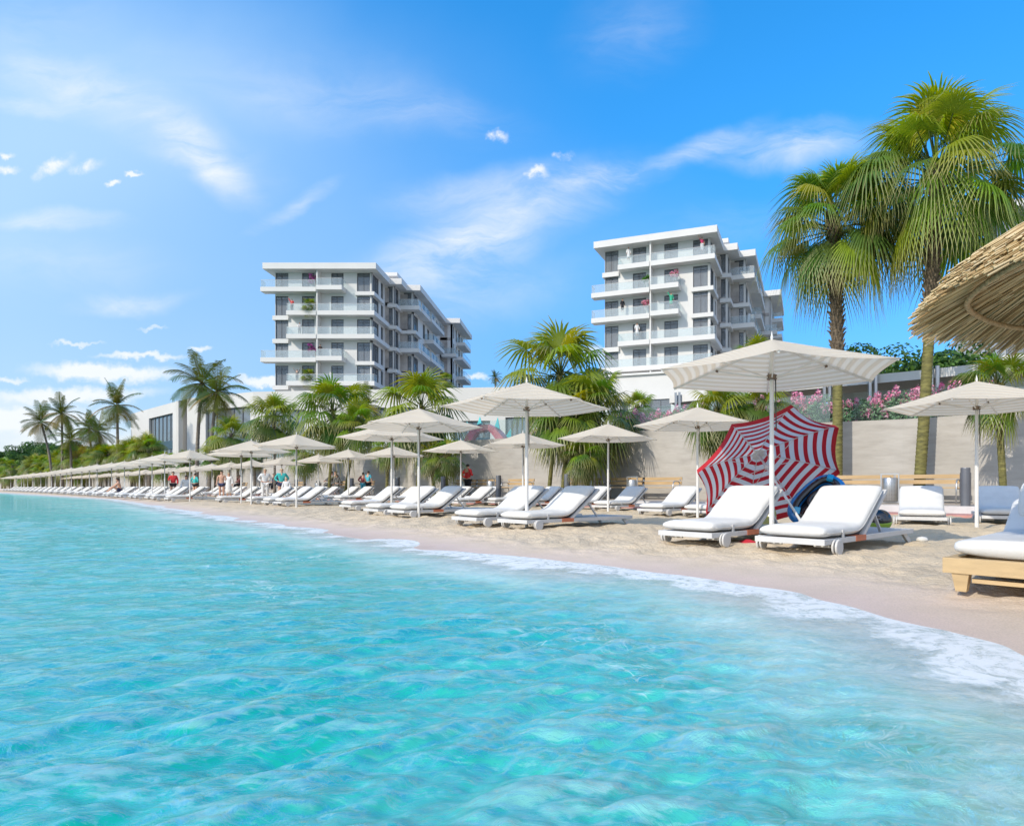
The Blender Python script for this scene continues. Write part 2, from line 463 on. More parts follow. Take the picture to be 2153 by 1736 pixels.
out = node(nt, 'ShaderNodeOutputMaterial'); tc = node(nt, 'ShaderNodeTexCoord')
P_ = tc.outputs['Object']
sda = node(nt, 'ShaderNodeAttribute', attribute_name='sd').outputs['Fac']
big = node(nt, 'ShaderNodeTexNoise', {'Vector': P_, 'Scale': .55, 'Detail': 5.0, 'Roughness': .6}).outputs['Fac']
mid = node(nt, 'ShaderNodeTexNoise', {'Vector': P_, 'Scale': 2.4, 'Detail': 6.0, 'Roughness': .65, 'Distortion': .4}).outputs['Fac']
sdn = mth('ADD', sda, mrange(big, .3, .7, -.7, .7))
rp = node(nt, 'ShaderNodeValToRGB', {0: mrange(sdn, 0.0, 7.0, 0, 1, False)})
cr = rp.color_ramp
cr.elements[0].position = 0.0; cr.elements[0].color = (.50, .68, .64, 1)
cr.elements[1].position = 1.0; cr.elements[1].color = (.001, .345, .275, 1)
for p, c in ((.08, (.34, .67, .60)), (.20, (.085, .51, .435)), (.36, (.012, .43, .345)), (.58, (.002, .375, .295))):
    e = cr.elements.new(p); e.color = c4(c)
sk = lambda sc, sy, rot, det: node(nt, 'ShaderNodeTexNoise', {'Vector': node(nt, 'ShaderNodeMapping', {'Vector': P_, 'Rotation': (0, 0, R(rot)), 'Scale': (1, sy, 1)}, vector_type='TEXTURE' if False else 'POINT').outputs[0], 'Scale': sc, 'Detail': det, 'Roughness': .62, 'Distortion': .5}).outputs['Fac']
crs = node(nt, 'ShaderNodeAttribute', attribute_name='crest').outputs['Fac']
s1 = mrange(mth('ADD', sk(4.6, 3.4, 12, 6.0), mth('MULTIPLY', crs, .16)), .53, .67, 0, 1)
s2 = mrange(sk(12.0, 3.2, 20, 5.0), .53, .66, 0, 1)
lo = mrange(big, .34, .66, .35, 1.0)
# dark mottling, then pale streaks painted in place of sky reflections
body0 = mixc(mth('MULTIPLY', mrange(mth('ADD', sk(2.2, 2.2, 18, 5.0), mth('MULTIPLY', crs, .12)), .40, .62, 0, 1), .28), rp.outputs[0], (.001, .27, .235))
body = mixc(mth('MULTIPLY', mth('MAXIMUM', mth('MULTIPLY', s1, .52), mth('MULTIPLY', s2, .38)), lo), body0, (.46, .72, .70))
# bright caustic lines painted into the water colour: thin crests of a warped noise
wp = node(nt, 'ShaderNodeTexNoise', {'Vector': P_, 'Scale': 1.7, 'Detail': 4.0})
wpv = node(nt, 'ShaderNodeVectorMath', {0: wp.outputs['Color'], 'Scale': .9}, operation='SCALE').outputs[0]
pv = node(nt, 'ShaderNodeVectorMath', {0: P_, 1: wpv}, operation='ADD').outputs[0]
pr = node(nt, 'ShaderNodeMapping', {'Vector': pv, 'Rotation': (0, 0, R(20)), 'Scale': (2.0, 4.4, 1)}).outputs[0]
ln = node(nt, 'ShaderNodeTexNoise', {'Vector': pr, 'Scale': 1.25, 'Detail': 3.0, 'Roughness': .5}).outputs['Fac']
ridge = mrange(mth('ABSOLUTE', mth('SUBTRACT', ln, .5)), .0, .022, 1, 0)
caustic_m = mrange(big, .50, .66, 0, 1)
lace = mth('MULTIPLY', mth('MULTIPLY', ridge, caustic_m), mrange(sda, 5.5, 1.2, .12, .55))  # strength of the painted caustic lines
# swash foam
edge = mth('ADD', sda, mrange(node(nt, 'ShaderNodeTexNoise', {'Vector': P_, 'Scale': 1.3, 'Detail': 7.0, 'Roughness': .68}).outputs['Fac'], .25, .75, -.4, .4))
fine = node(nt, 'ShaderNodeTexNoise', {'Vector': pv, 'Scale': 9.0, 'Detail': 7.0, 'Roughness': .75}).outputs['Fac']
strong = mth('MULTIPLY', mrange(edge, .36, -.04, 0, .9), mrange(fine, .28, .56, .35, 1.0))
milky = mth('MULTIPLY', mrange(edge, 1.2, .2, 0, .38), mrange(fine, .36, .66, .3, 1.0))
foam_caustic = mth('MAXIMUM', mth('MAXIMUM', strong, milky), lace, clamp=True)  # swash foam together with the painted caustic lines
body2 = mixc(foam_caustic, body, (.86, .87, .87))
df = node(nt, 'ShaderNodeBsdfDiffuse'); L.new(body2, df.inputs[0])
tr = node(nt, 'ShaderNodeBsdfTransparent', {0: (.86, .96, .97, 1)})
thin = mth('MULTIPLY', mrange(sda, .75, -.15, 0, .7), mth('SUBTRACT', 1.0, foam_caustic))
bodyS = node(nt, 'ShaderNodeMixShader', {0: thin}); L.new(df.outputs[0], bodyS.inputs[1]); L.new(tr.outputs[0], bodyS.inputs[2])
bn1 = node(nt, 'ShaderNodeTexNoise', {'Vector': node(nt, 'ShaderNodeMapping', {'Vector': pv, 'Rotation': (0, 0, R(38)), 'Scale': (1, 2.2, 1)}).outputs[0], 'Scale': 10.0, 'Detail': 6.0, 'Roughness': .6}).outputs['Fac']
bn2 = node(nt, 'ShaderNodeTexNoise', {'Vector': node(nt, 'ShaderNodeMapping', {'Vector': pv, 'Rotation': (0, 0, R(30)), 'Scale': (1, 2.6, 1)}).outputs[0], 'Scale': .9, 'Detail': 5.0, 'Roughness': .6}).outputs['Fac']
hh = mth('ADD', mth('MULTIPLY', bn1, .6), mth('MULTIPLY', bn2, .12))
bp = node(nt, 'ShaderNodeBump', {'Height': hh, 'Strength': .6, 'Distance': .04})
gl = node(nt, 'ShaderNodeBsdfGlossy', {0: (1, 1, 1, 1), 'Roughness': .045}); L.new(bp.outputs[0], gl.inputs['Normal'])
fr = node(nt, 'ShaderNodeFresnel', {'IOR': 1.33}); L.new(bp.outputs[0], fr.inputs['Normal'])
frm = mth('MULTIPLY', mth('MULTIPLY', mth('MINIMUM', fr.outputs[0], .9), mth('ADD', mth('MULTIPLY', fr.outputs[0], .50), .0)), mth('SUBTRACT', 1.0, mth('MULTIPLY', foam_caustic, .8)))
ms = node(nt, 'ShaderNodeMixShader', {0: frm}); L.new(bodyS.outputs[0], ms.inputs[1]); L.new(gl.outputs[0], ms.inputs[2])
L.new(ms.outputs[0], out.inputs[0])
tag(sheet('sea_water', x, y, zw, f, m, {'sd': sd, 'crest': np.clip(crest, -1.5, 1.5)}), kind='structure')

# ---------------------------------------------------------------- promenade, retaining wall, upper terrace
WALL = [(48, -14), (30, 1.5), (17.5, 12.2), (X(1900, 19.1), 19.1), (X(1600, 21.5), 21.5), (X(1330, 25), 25), (X(983, 32), 32), (X(700, 42), 42), (X(500, 57), 57), (X(300, 84), 84), (X(0, 155), 155), (-230, 235)]
WTOP = [2.7, 2.7, 2.7, 2.7, 2.76, 2.86, 3.0, 2.98, 2.93, 2.8, 2.66, 2.66]
UP_Z = 2.5


def offset_line(pts, dist):
    """parallel line, positive towards the sea"""
    out = []
    for i, p in enumerate(pts):
        a = Vector(pts[max(i - 1, 0)]); b = Vector(pts[min(i + 1, len(pts) - 1)])
        t = (b - a).normalized(); n = Vector((-t.y, t.x))
        out.append((p[0] + n.x * dist, p[1] + n.y * dist))
    return out


def wall_at(px):
    """point of the retaining wall on a heading, with its direction"""
    k = (px - CX) / F
    for (ax, ay), (bx, by) in zip(WALL[:-1], WALL[1:]):
        fa, fb = ax - k * ay, bx - k * by
        if ay > 0 and by > 0 and fa * fb <= 0:
            t = fa / (fa - fb)
            return Vector((lerp(ax, bx, t), lerp(ay, by, t))), Vector((bx - ax, by - ay)).normalized()
    return Vector(WALL[-1]), Vector((-.7, .7))


def ribbon(pa, pb, za, zb, mb, mat=0):
    for i in range(len(pa) - 1):
        mb.add([(*pa[i], za[i]), (*pa[i + 1], za[i + 1]), (*pb[i + 1], zb[i + 1]), (*pb[i], zb[i])], [(0, 1, 2, 3)], mat)


n_ = len(WALL)
sea1 = offset_line(WALL, 3.6); sea2 = offset_line(WALL, 3.78); sea3 = offset_line(WALL, 4.6)
back1 = offset_line(WALL, -.35)
mb = MB()
ribbon(offset_line(WALL, -.1), sea1, [PROM_Z] * n_, [PROM_Z] * n_, mb)
tag(mb.build('promenade', M('promenade_paving', (.47, .40, .33), .8, .15, 2.2, .3, 25)), kind='structure')
mb = MB()
ribbon(sea1, sea2, [PROM_Z + .004] * n_, [PROM_Z + .004] * n_, mb); ribbon(sea2, sea2, [PROM_Z + .004] * n_, [-.2] * n_, mb)
tag(mb.build('promenade_kerb', M('kerb_stone', (.62, .61, .59), .75, .1, 3)), kind='structure')
mb = MB()
ribbon(sea2, sea3, [.035] * n_, [.03] * n_, mb); ribbon(sea3, sea3, [.03] * n_, [-.1] * n_, mb)
tag(mb.build('beach_path', M('red_path', (.50, .25, .22), .8, .12, 3, .2, 30)), kind='structure')
# stone
m = bpy.data.materials.new('retaining_stone'); nt, N, L = nodes_of(m)
out = node(nt, 'ShaderNodeOutputMaterial'); tc = node(nt, 'ShaderNodeTexCoord'); o_ = tc.outputs['Object']
na = node(nt, 'ShaderNodeTexNoise', {'Vector': node(nt, 'ShaderNodeMapping', {'Vector': o_, 'Scale': (1, 1, 5.5)}).outputs[0], 'Scale': 1.1, 'Detail': 9.0, 'Roughness': .65})
nb = node(nt, 'ShaderNodeTexNoise', {'Vector': node(nt, 'ShaderNodeMapping', {'Vector': o_, 'Scale': (1, 1, 1.6)}).outputs[0], 'Scale': .45, 'Detail': 4.0})
rp = node(nt, 'ShaderNodeValToRGB', {0: na.outputs['Fac']}); cr = rp.color_ramp
cr.elements[0].position = .30; cr.elements[0].color = (.36, .33, .295, 1); cr.elements[1].position = .72; cr.elements[1].color = (.47, .44, .40, 1)
e = cr.elements.new(.5); e.color = (.425, .395, .355, 1)
vm = node(nt, 'ShaderNodeVectorMath', {0: rp.outputs[0]}, operation='SCALE'); L.new(node(nt, 'ShaderNodeMapRange', {'Value': nb.outputs['Fac'], 'From Min': .3, 'From Max': .7, 'To Min': .86, 'To Max': 1.1}).outputs[0], vm.inputs['Scale'])
b = node(nt, 'ShaderNodeBsdfPrincipled', {'Roughness': .8}); L.new(vm.outputs[0], b.inputs['Base Color'])
bp = node(nt, 'ShaderNodeBump', {'Height': na.outputs['Fac'], 'Strength': .35, 'Distance': .03}); L.new(bp.outputs[0], b.inputs['Normal']); L.new(b.outputs[0], out.inputs[0])
mb = MB()
ribbon(WALL, WALL, [0.0] * n_, WTOP, mb); ribbon(back1, WALL, WTOP, WTOP, mb); ribbon(back1, back1, [0.0] * n_, WTOP, mb)
tag(mb.build('retaining_wall', m), 'long grey stone retaining wall between the promenade and the upper terrace', 'wall')
mb = MB()
far = [(70, 0), (70, 30), (75, 60), (60, 140), (20, 200), (-20, 230), (-60, 240), (-100, 250), (-140, 260), (-180, 270), (-220, 280), (-300, 300)]
ribbon(far, back1, [UP_Z] * n_, [UP_Z] * n_, mb)
tag(mb.build('upper_terrace', M('terrace_ground', (.30, .29, .22), .9, .2, .5)), kind='structure')
# ---------------------------------------------------------------- sun loungers
MW = M('white_metal', (.60, .59, .575), .45, .05, 3)
MG = M('grey_fabric_sling', (.36, .37, .40), .7, .1, 20)
MC = M('cushion_fabric', (.70, .685, .655), .85, .05, 5, .25, 160, spec=.2)
MT = M('terracotta', (.62, .20, .10), .6, .15, 6)
MRUB = M('dark_rubber', (.10, .10, .11), .6, .1, 8)
L_LEN, L_W, L_H, L_TOP = 2.42, .74, .88, .155
BACK_ANG, BACK_LEN = R(36), .80


def cushion(width, thick, path_fn, length, ns=64, nc=20, seed=1, endr=.10, puff=1.0):
    """pillow swept along a bent centre line: soft rounded ends, superellipse section, light creases"""
    mb = MB(); vn = random.Random(seed); vs = []; fs = []
    for i in range(ns + 1):
        t = i / ns; s = length * (.5 - .5 * math.cos(math.pi * t)) * .55 + length * t * .45
        (px, pz), (nx, nz) = path_fn(s)
        e = min(s, length - s)
        k = math.sqrt(max(0, 1 - (1 - min(1, e / endr)) ** 2))
        kw = .93 + .07 * math.sqrt(max(0, 1 - (1 - min(1, e / .12)) ** 2))
        th = thick * (.16 + .84 * k); wd = width * kw
        for j in range(nc):
            a = 2 * math.pi * j / nc
            ca, sa = math.cos(a), math.sin(a)
            yy = math.copysign(abs(ca) ** .38, ca) * wd / 2
            zz = math.copysign(abs(sa) ** .62, sa) * th / 2
            zz *= 1.0 + .18 * puff * (1 - (2 * yy / wd) ** 2) if sa > 0 else .92
            nz_ = mnoise.noise(Vector((s * 7, yy * 6, seed + (3 if sa > 0 else 9))))
            cr_ = math.sin(s * 44 + yy * 3) * .0025 * max(0, abs(2 * yy / wd) - .45)
            zz += (nz_ * .006 + cr_) * k
            h = thick * .5 + zz
            vs.append((px + nx * h, yy, pz + nz * h))
    for i in range(ns):
        for j in range(nc):
            fs.append((i * nc + j, (i + 1) * nc + j, (i + 1) * nc + (j + 1) % nc, i * nc + (j + 1) % nc))
    fs.append(tuple(range(nc))); fs.append(tuple(range(ns * nc, (ns + 1) * nc))[::-1])
    mb.add(vs, fs)
    return mb


def bent(hinge, top, ang, x0=.0, rad=.16):
    def fn(s):
        x = x0 + s
        if s < hinge - rad: return (x, top), (0, 1)
        if s > hinge + rad:
            d = s - hinge
            return (x0 + hinge + math.cos(ang) * d, top + math.sin(ang) * d), (-math.sin(ang), math.cos(ang))
        t = (s - hinge + rad) / (2 * rad); a = ang * t
        # smooth arc
        u = s - (hinge - rad)
        xx = x0 + hinge - rad + math.sin(a) / ang * 2 * rad if ang else x
        zz = top + (1 - math.cos(a)) / ang * 2 * rad
        ex = x0 + hinge - rad + math.sin(ang) / ang * 2 * rad; ez = top + (1 - math.cos(ang)) / ang * 2 * rad
        tx = x0 + hinge + math.cos(ang) * rad; tz = top + math.sin(ang) * rad
        return (xx + (tx - ex) * t, zz + (tz - ez) * t), (-math.sin(a), math.cos(a))
    return fn


def lounger_parts(t, detail=True):
    fr = MB()
    z0, z1 = .098, L_TOP
    hw = L_W / 2
    fr.box(0, .05, -hw, hw, z0, z1)
    for s in (-1, 1):
        fr.box(.05, L_LEN, s * hw - (.045 if s > 0 else 0), s * hw + (0 if s > 0 else .045), z0 + .002, z1 - .002)
    fr.box(L_LEN - .05, L_LEN + .002, -hw + .045, hw - .045, z0 + .004, z1 - .004)
    for xx in (.62, 1.25, 1.9): fr.box(xx, xx + .05, -hw + .045, hw - .045, z0 + .01, z0 + .035)
    fr.build('frame', MW, t, bevel=.004 if detail else 0)
    sl = MB()
    ns = 9
    for k in range(ns):
        yy = lerp(-hw + .075, hw - .075, k / (ns - 1))
        sl.box(.05, L_LEN - .05, yy - .026, yy + .026, z1 - .024, z1 - .006)
    sl.build('slat', MW, t)
    bk = MB()
    hx = L_H + .06; ca, sa = math.cos(BACK_ANG), math.sin(BACK_ANG)
    ex, ez = hx + ca * BACK_LEN, z1 + sa * BACK_LEN
    for s in (-1, 1): bk.beam((hx, s * (hw - .03), z1 - .01), (ex, s * (hw - .03), ez - .01), .045, .04)
    bk.beam((ex - .015, -hw + .05, ez - .02), (ex - .015, hw - .05, ez - .02), .04, .04)
    bk.build('backrest_frame', MW, t, bevel=.003 if detail else 0)
    sg = MB(); q0 = Vector((hx + .02, 0, z1 - .0)); q1 = Vector((ex - .02, 0, ez - .0))
    sg.beam(q0, q1, 2 * hw - .10, .012)
    sg.build('back_panel', MG, t)
    for s in (-1, 1):
        st = MB(); st.beam((hx + ca * .52, s * (hw - .09), z1 + sa * .52 - .03), (hx + ca * .52 + .26, s * (hw - .09), z1 - .01), .03, .02); st.build('strut', MW, t)
    for s in (-1, 1):
        lg = MB()
        x0 = L_LEN - .18
        lg.beam((x0, s * (hw - .06), z0 + .01), (x0 + .11, s * (hw - .03), -.01), .035, .055)
        lg.build('leg', MW, t, bevel=.003 if detail else 0)
    for s in (-1, 1):
        wh = MB(); nn = 28 if detail else 12
        for off, th_, rr in ((.015, .022, .074), (.052, .024, .079)):
            yy = s * (hw + off)
            pr = [(rr * .9, yy - th_ / 2), (rr, yy - th_ / 2 + .004), (rr, yy + th_ / 2 - .004), (rr * .9, yy + th_ / 2)]
            vs = []; fs = []
            for r2, y2 in pr:
                for k in range(nn):
                    a = 2 * math.pi * k / nn; vs.append((.20 + r2 * math.cos(a), y2, .074 + r2 * math.sin(a)))
            for i in range(3):
                for k in range(nn): fs.append((i * nn + k, (i + 1) * nn + k, (i + 1) * nn + (k + 1) % nn, i * nn + (k + 1) % nn))
            fs.append(tuple(range(nn))); fs.append(tuple(range(3 * nn, 4 * nn))[::-1])
            wh.add(vs, fs)
        wh.tube([(.20, s * (hw - .2), .074), (.20, s * (hw + .05), .074)], .012, 8)
        wh.build('wheel', MW, t)
    ac = MB(); ac.box(.72, .98, -hw - .003, -hw + .0, z0 + .001, z1 - .003); ac.box(.72, .98, -hw - .003, -hw + .10, z1 - .003, z1 + .002)
    ac.build('accent_panel', MT, t)
    mt = cushion(L_W - .03, .115, bent(L_H, z1 + .002, BACK_ANG, .035), L_H + BACK_LEN - .03).build('mattress', MC, t, smooth=True)
    if detail:
        pp = MB(); fn = bent(L_H, z1 + .002, BACK_ANG, .035)
        for s in (-1, 1):
            pts = []
            for i in range(36):
                ss = .06 + (L_H + BACK_LEN - .15) * i / 35
                (px, pz), (nx, nz) = fn(ss); pts.append((px + nx * .05, s * (L_W / 2 - .012), pz + nz * .05))
            pp.tube(pts, .0045, 5)
        pp.build('piping', MC, mt, smooth=True)
        for s in (-1, 1):
            ps = MB(); ps.box(.42, .455, s * (hw - .012) - .008, s * (hw - .012) + .008, z1, z1 + .075); ps.build('strap', MW, t)
    return t


proto_l = lounger_parts(thing('sun_lounger', 'x', 'sun lounger', group='white loungers along the beach'))
used_l = [False]


def place_lounger(wx_, wy_, ang, label, z=0.0):
    """wx,wy: ground point under the wheel on the camera side; ang: direction of the long axis from foot to head"""
    a = R(ang); ax = Vector((math.cos(a), math.sin(a))); sd_ = Vector((-ax.y, ax.x))
    o = Vector((wx_, wy_)) - ax * .20 + sd_ * (L_W / 2 + .05)
    t = proto_l if not used_l[0] else copy_tree(proto_l)
    used_l[0] = True
    t.location = (o.x, o.y, z); t.rotation_euler = (0, 0, a); t['label'] = label
    return t


LNG = [  # wheel pixel in the photograph -> ground point, axis, label
    ((1526, 1149), 44, 'white cushioned lounger just in front of the striped parasol and its yellow pool float'),
    ((1763, 1166.5), 44, 'white lounger beside the inflatable boat, nearest of the metal framed loungers to the water'),
    ((1026, 1107), 44, 'further lounger of the pair under the big parasol before the tall fan palm clump'),
    ((1133, 1114), 44, 'nearer lounger of the pair below the parasol before the fan palm clump'),
    ((814, 1084), 44, 'middle lounger of the three at the edge of the sand before the walking grey guest'),
    ((869, 1087.5), 44, 'nearest lounger of the three at the edge of the sand before the plaid shirt guest'),
    ((605, 1064), 44, 'lounger with orange side block below the parasol by the woman in the teal top'),
]
for (px, py), a, lb in LNG:
    d = D(py); place_lounger(X(px, d), d, a, lb)
for (xx, yy), a, lb in [((-6.05, 17.5), 44, 'lounger partly hidden behind the three at the edge of the sand'),
                        ((-10.6, 22.2), 44, 'lounger just beyond the one with the orange block, in front of the white robed couple'),
                        ((-12.4, 24.6), 44, 'lounger in front of the bench with the seated woman, third past the orange block'),
                        ((-14.6, 26.3), 44, 'lounger in front of the shirtless man and the woman in white'),
                        ((2.1, 14.4), 45, 'second row lounger beneath the parasol that stands before the striped parasol'),
                        ((3.0, 13.5), 45, 'second row lounger mostly hidden behind the striped red parasol'),
                        ((1.1, 17.2), 45, 'second row lounger between two steel litter bins by the palm trunks'),
                        ((.1, 18.3), 45, 'second row lounger tucked behind the lounger with the orange block at the palm clump'),
                        ((-1.43, 21.1), 45, 'second row lounger beside the tall palm trunk, under the parasol before the benches'),
                        ((-2.7, 22.2), 45, 'second row lounger seen over the further lounger of the palm clump pair'),
                        ((-4.2, 26.0), 45, 'second row lounger close to the man in the red shirt'),
                        ((6.25, 10.6), 62, 'lounger facing the sea in front of the wooden bench and steel bin'),
                        ((7.95, 11.0), 62, 'lounger behind the wooden daybed, beside the parasol pole and the bollard')]:
    place_lounger(xx, yy, a, lb)

# ---------------------------------------------------------------- beach parasols
U_R, U_EDGE, U_TOP = 1.31, 1.83, 2.216
m = bpy.data.materials.new('parasol_fabric'); nt, N, L = nodes_of(m)
out = node(nt, 'ShaderNodeOutputMaterial'); uvn = node(nt, 'ShaderNodeUVMap')
sp = node(nt, 'ShaderNodeSeparateXYZ', {0: uvn.outputs[0]})
wv_ = node(nt, 'ShaderNodeMath', {0: node(nt, 'ShaderNodeMath', {0: sp.outputs[0], 1: 12 * 2 * math.pi}, operation='MULTIPLY').outputs[0]}, operation='SINE')
st_ = node(nt, 'ShaderNodeMapRange', {'Value': wv_.outputs[0], 'From Min': -.55, 'From Max': .55}, interpolation_type='SMOOTHSTEP')
mx = node(nt, 'ShaderNodeMix', data_type='RGBA'); L.new(st_.outputs[0], mx.inputs[0]); mx.inputs[6].default_value = (.77, .655, .49, 1); mx.inputs[7].default_value = (.88, .80, .665, 1)
b = node(nt, 'ShaderNodeBsdfPrincipled', {'Roughness': .9, 'Specular IOR Level': .15}); L.new(mx.outputs[2], b.inputs['Base Color'])
bp = node(nt, 'ShaderNodeBump', {'Height': wv_.outputs[0], 'Strength': .5, 'Distance': .02}); L.new(bp.outputs[0], b.inputs['Normal'])
tl = node(nt, 'ShaderNodeBsdfTranslucent'); L.new(mx.outputs[2], tl.inputs[0])
ms = node(nt, 'ShaderNodeMixShader', {0: .38}); L.new(b.outputs[0], ms.inputs[1]); L.new(tl.outputs[0], ms.inputs[2]); L.new(ms.outputs[0], out.inputs[0])
MFAB = m
MPOLE = M('parasol_pole', (.74, .72, .69), .4, .05, 3)
MBRZ = M('bronze_fitting', (.20, .15, .11), .4, .2, 8, metal=.6)
MCORD = M('dark_cord', (.08, .075, .07), .8, .1, 10)


def canopy_mesh(n_sides, rad, rise, sag, mat, nr=14, na=10, scallop=.05, name='canopy'):
    vs = []; fs = []; uv = []
    na_t = n_sides * na
    for i in range(nr + 1):
        t = i / nr
        for k in range(na_t):
            sec, u = divmod(k, na); u /= na
            a0, a1 = 2 * math.pi * sec / n_sides, 2 * math.pi * (sec + 1) / n_sides
            p0 = Vector((math.cos(a0), math.sin(a0))); p1 = Vector((math.cos(a1), math.sin(a1)))
            p = p0.lerp(p1, u) * rad
            bow = 4 * u * (1 - u)
            p *= t * (1 - scallop * bow * t)
            z = rise * (1 - t) ** 1.06 - sag * bow * t * (1 - t * .25) * .9
            vs.append((p.x, p.y, z)); uv.append((t, u))
    for i in range(nr):
        for k in range(na_t):
            fs.append((i * na_t + k, (i + 1) * na_t + k, (i + 1) * na_t + (k + 1) % na_t, i * na_t + (k + 1) % na_t))
    me = bpy.data.meshes.new(name); me.from_pydata(vs, [], fs); me.materials.append(mat)
    ul = me.uv_layers.new(name='UVMap')
    li = np.empty(len(me.loops), dtype=np.int32); me.loops.foreach_get('vertex_index', li)
    ul.data.foreach_set('uv', np.array(uv, dtype=np.float32)[li].ravel())
    me.polygons.foreach_set('use_smooth', [True] * len(me.polygons)); me.update()
    return me


can_me = canopy_mesh(6, U_R, U_TOP - U_EDGE, .028, MFAB)


def parasol_parts(t):
    o = bpy.data.objects.new('canopy', can_me); COL.objects.link(o); o.parent = t; o.location = (0, 0, U_EDGE)
    hem = MB()
    p = MB(); p.tube([(0, 0, -.1), (0, 0, .98)], .027, 14); p.tube([(0, 0, .98), (0, 0, U_TOP - .03)], .023, 14); p.build('pole', MPOLE, t, smooth=False)
    h = MB(); h.lathe([(.05, 0), (.055, .015), (.055, .05), (.03, .06)], 14, (0, 0, U_EDGE - .05)); h.lathe([(.045, 0), (.045, .05), (.028, .06)], 14, (0, 0, U_TOP - .12)); h.build('hub', MBRZ, t)
    fz = MB(); fz.lathe([(.012, 0), (.016, .03), (.009, .06), (.002, .10)], 8, (0, 0, U_TOP - .01)); fz.build('finial', MPOLE, t)
    for k in range(6):
        a = 2 * math.pi * k / 6; e = Vector((math.cos(a), math.sin(a), 0))
        rb = MB(); rb.beam(e * .03 + Vector((0, 0, U_TOP - .075)), e * (U_R * .985) + Vector((0, 0, U_EDGE - .012)), .016, .022)
        rbo = rb.build('rib', MPOLE, t)
        mid_ = e * (U_R * .52) + Vector((0, 0, lerp(U_TOP - .075, U_EDGE - .012, .52) - .015))
        sb = MB(); sb.beam(e * .045 + Vector((0, 0, U_EDGE - .03)), mid_, .012, .016); sb.tube([mid_ - Vector((-e.y, e.x, 0)) * .015, mid_ + Vector((-e.y, e.x, 0)) * .015], .016, 8, mat=1)
        sb.build('strut', [MPOLE, MBRZ], rbo)
    cd = MB(); pts = [(.03, -.02, U_EDGE - .02), (.034, -.025, 1.5), (.036, -.03, 1.3), (.03, -.045, 1.22), (.028, -.035, 1.30), (.03, -.03, U_EDGE - .04)]
    cd.tube(pts, .005, 5); cd.build('cord', MCORD, t)
    return t


proto_u = parasol_parts(thing('beach_parasol', 'x', 'parasol', group='striped beige parasols along the beach'))
used_u = [False]


def place_parasol(px_, py_, label, rz=None, x=None, d=None):
    if d is None: d = (U_TOP - EYE) * F / (HZ - py_); x = X(px_, d)
    t = proto_u if not used_u[0] else copy_tree(proto_u)
    used_u[0] = True
    t.location = (x, d, 0); t.rotation_euler = (0, 0, rng.uniform(-.3, .3) if rz is None else rz); t['label'] = label
    return t


place_parasol(1622, 722, 'large beige parasol over the loungers beside the striped red parasol', rz=R(15.5), x=X(1622, 7.3), d=7.3).scale = (1.064,) * 3
place_parasol(1107, 822, 'beige parasol before the tall fan palm clump, pole between two loungers', rz=R(8))
place_parasol(880, 872, 'beige parasol in front of the palm by the pink sculpture, pole above three loungers', rz=R(0))
place_parasol(823, 900, 'beige parasol half behind another one, in front of the plaid shirt guest', rz=R(20))
place_parasol(623, 922, 'beige parasol above the woman in the teal top', rz=R(-10))
place_parasol(528, 934, 'beige parasol just before the white robed couple', rz=R(12))
place_parasol(507, 944, 'beige parasol over the bench with the seated woman')
place_parasol(2052.6, 819.5, 'beige parasol next to the grey bollard, behind the wooden daybed', rz=R(-15))
place_parasol(1466, 869.5, 'second row beige parasol standing just behind the striped parasol edge', rz=R(4))
place_parasol(1278, 902, 'second row beige parasol in front of the palm trunks and steel bin', rz=R(10))
place_parasol(1099, 919, 'second row beige parasol between the pink sculpture and the palm trunk')
place_parasol(968.5, 933, 'second row beige parasol in front of the man in the red shirt')
place_parasol(828, 945, 'second row beige parasol before the low palm by the teal shirt guest')
place_parasol(732, 951, 'second row beige parasol over the pair sitting on a bench')
place_parasol(669, 961, 'second row beige parasol behind the woman in the teal top')
place_parasol(592, 967, 'second row beige parasol between the robed couple and the seated dark pair')
# the two rows run on along the bay
FARU = 'small beige parasol in the long distant run of parasols towards the trees'
FARL = 'small white lounger in the long distant run of loungers towards the trees'
x0, y0 = -14.9, 26.4
for i in range(25):
    t_ = i / 24
    d_ = 26.4 + i * 3.05; x_ = -14.9 - i * 2.98 - .004 * i * i * 1.2
    if i > 0:
        place_parasol(0, 0, FARU, x=x_ + rng.uniform(-.2, .2), d=d_ + rng.uniform(-.25, .25))
    if i > 1:
        place_lounger(x_ - .55, d_ - .55, 46, FARL); place_lounger(x_ + .32, d_ - 1.4, 46, FARL)
    elif i == 1:
        place_lounger(x_ - .55, d_ - .55, 45, 'lounger beside the man in the red top and black shorts')
for i in range(22):
    d_ = 40.2 + i * 3.15; x_ = -20.5 - i * 3.1
    place_parasol(0, 0, FARU, x=x_ + rng.uniform(-.2, .2), d=d_ + rng.uniform(-.25, .25))
    if i < 12:
        place_lounger(x_ - .6, d_ - .6, 46, FARL); place_lounger(x_ + .3, d_ - 1.45, 46, FARL)
SEC = 'white lounger in the second row behind the wheeled front row'
for px, py in ((968.5, 933), (828, 945), (732, 951), (669, 961), (592, 967)):
    d_ = (U_TOP - EYE) * F / (HZ - py); x_ = X(px, d_)
    place_lounger(x_ - .55, d_ - .5, 45, SEC); place_lounger(x_ + .35, d_ - 1.35, 45, SEC)
used_fix = [o for o in bpy.data.objects if o.get('label') == SEC]

# ---------------------------------------------------------------- wooden daybed
MWD = M('pale_wood', (.56, .40, .21), .55, .10, 5, .15, 40, stretch=(1, 1, 6))
t = thing('wooden_daybed', 'wide pale wooden daybed with a thick white mattress at the edge of the sand', 'daybed', (2.40, 4.16, 0), R(45))
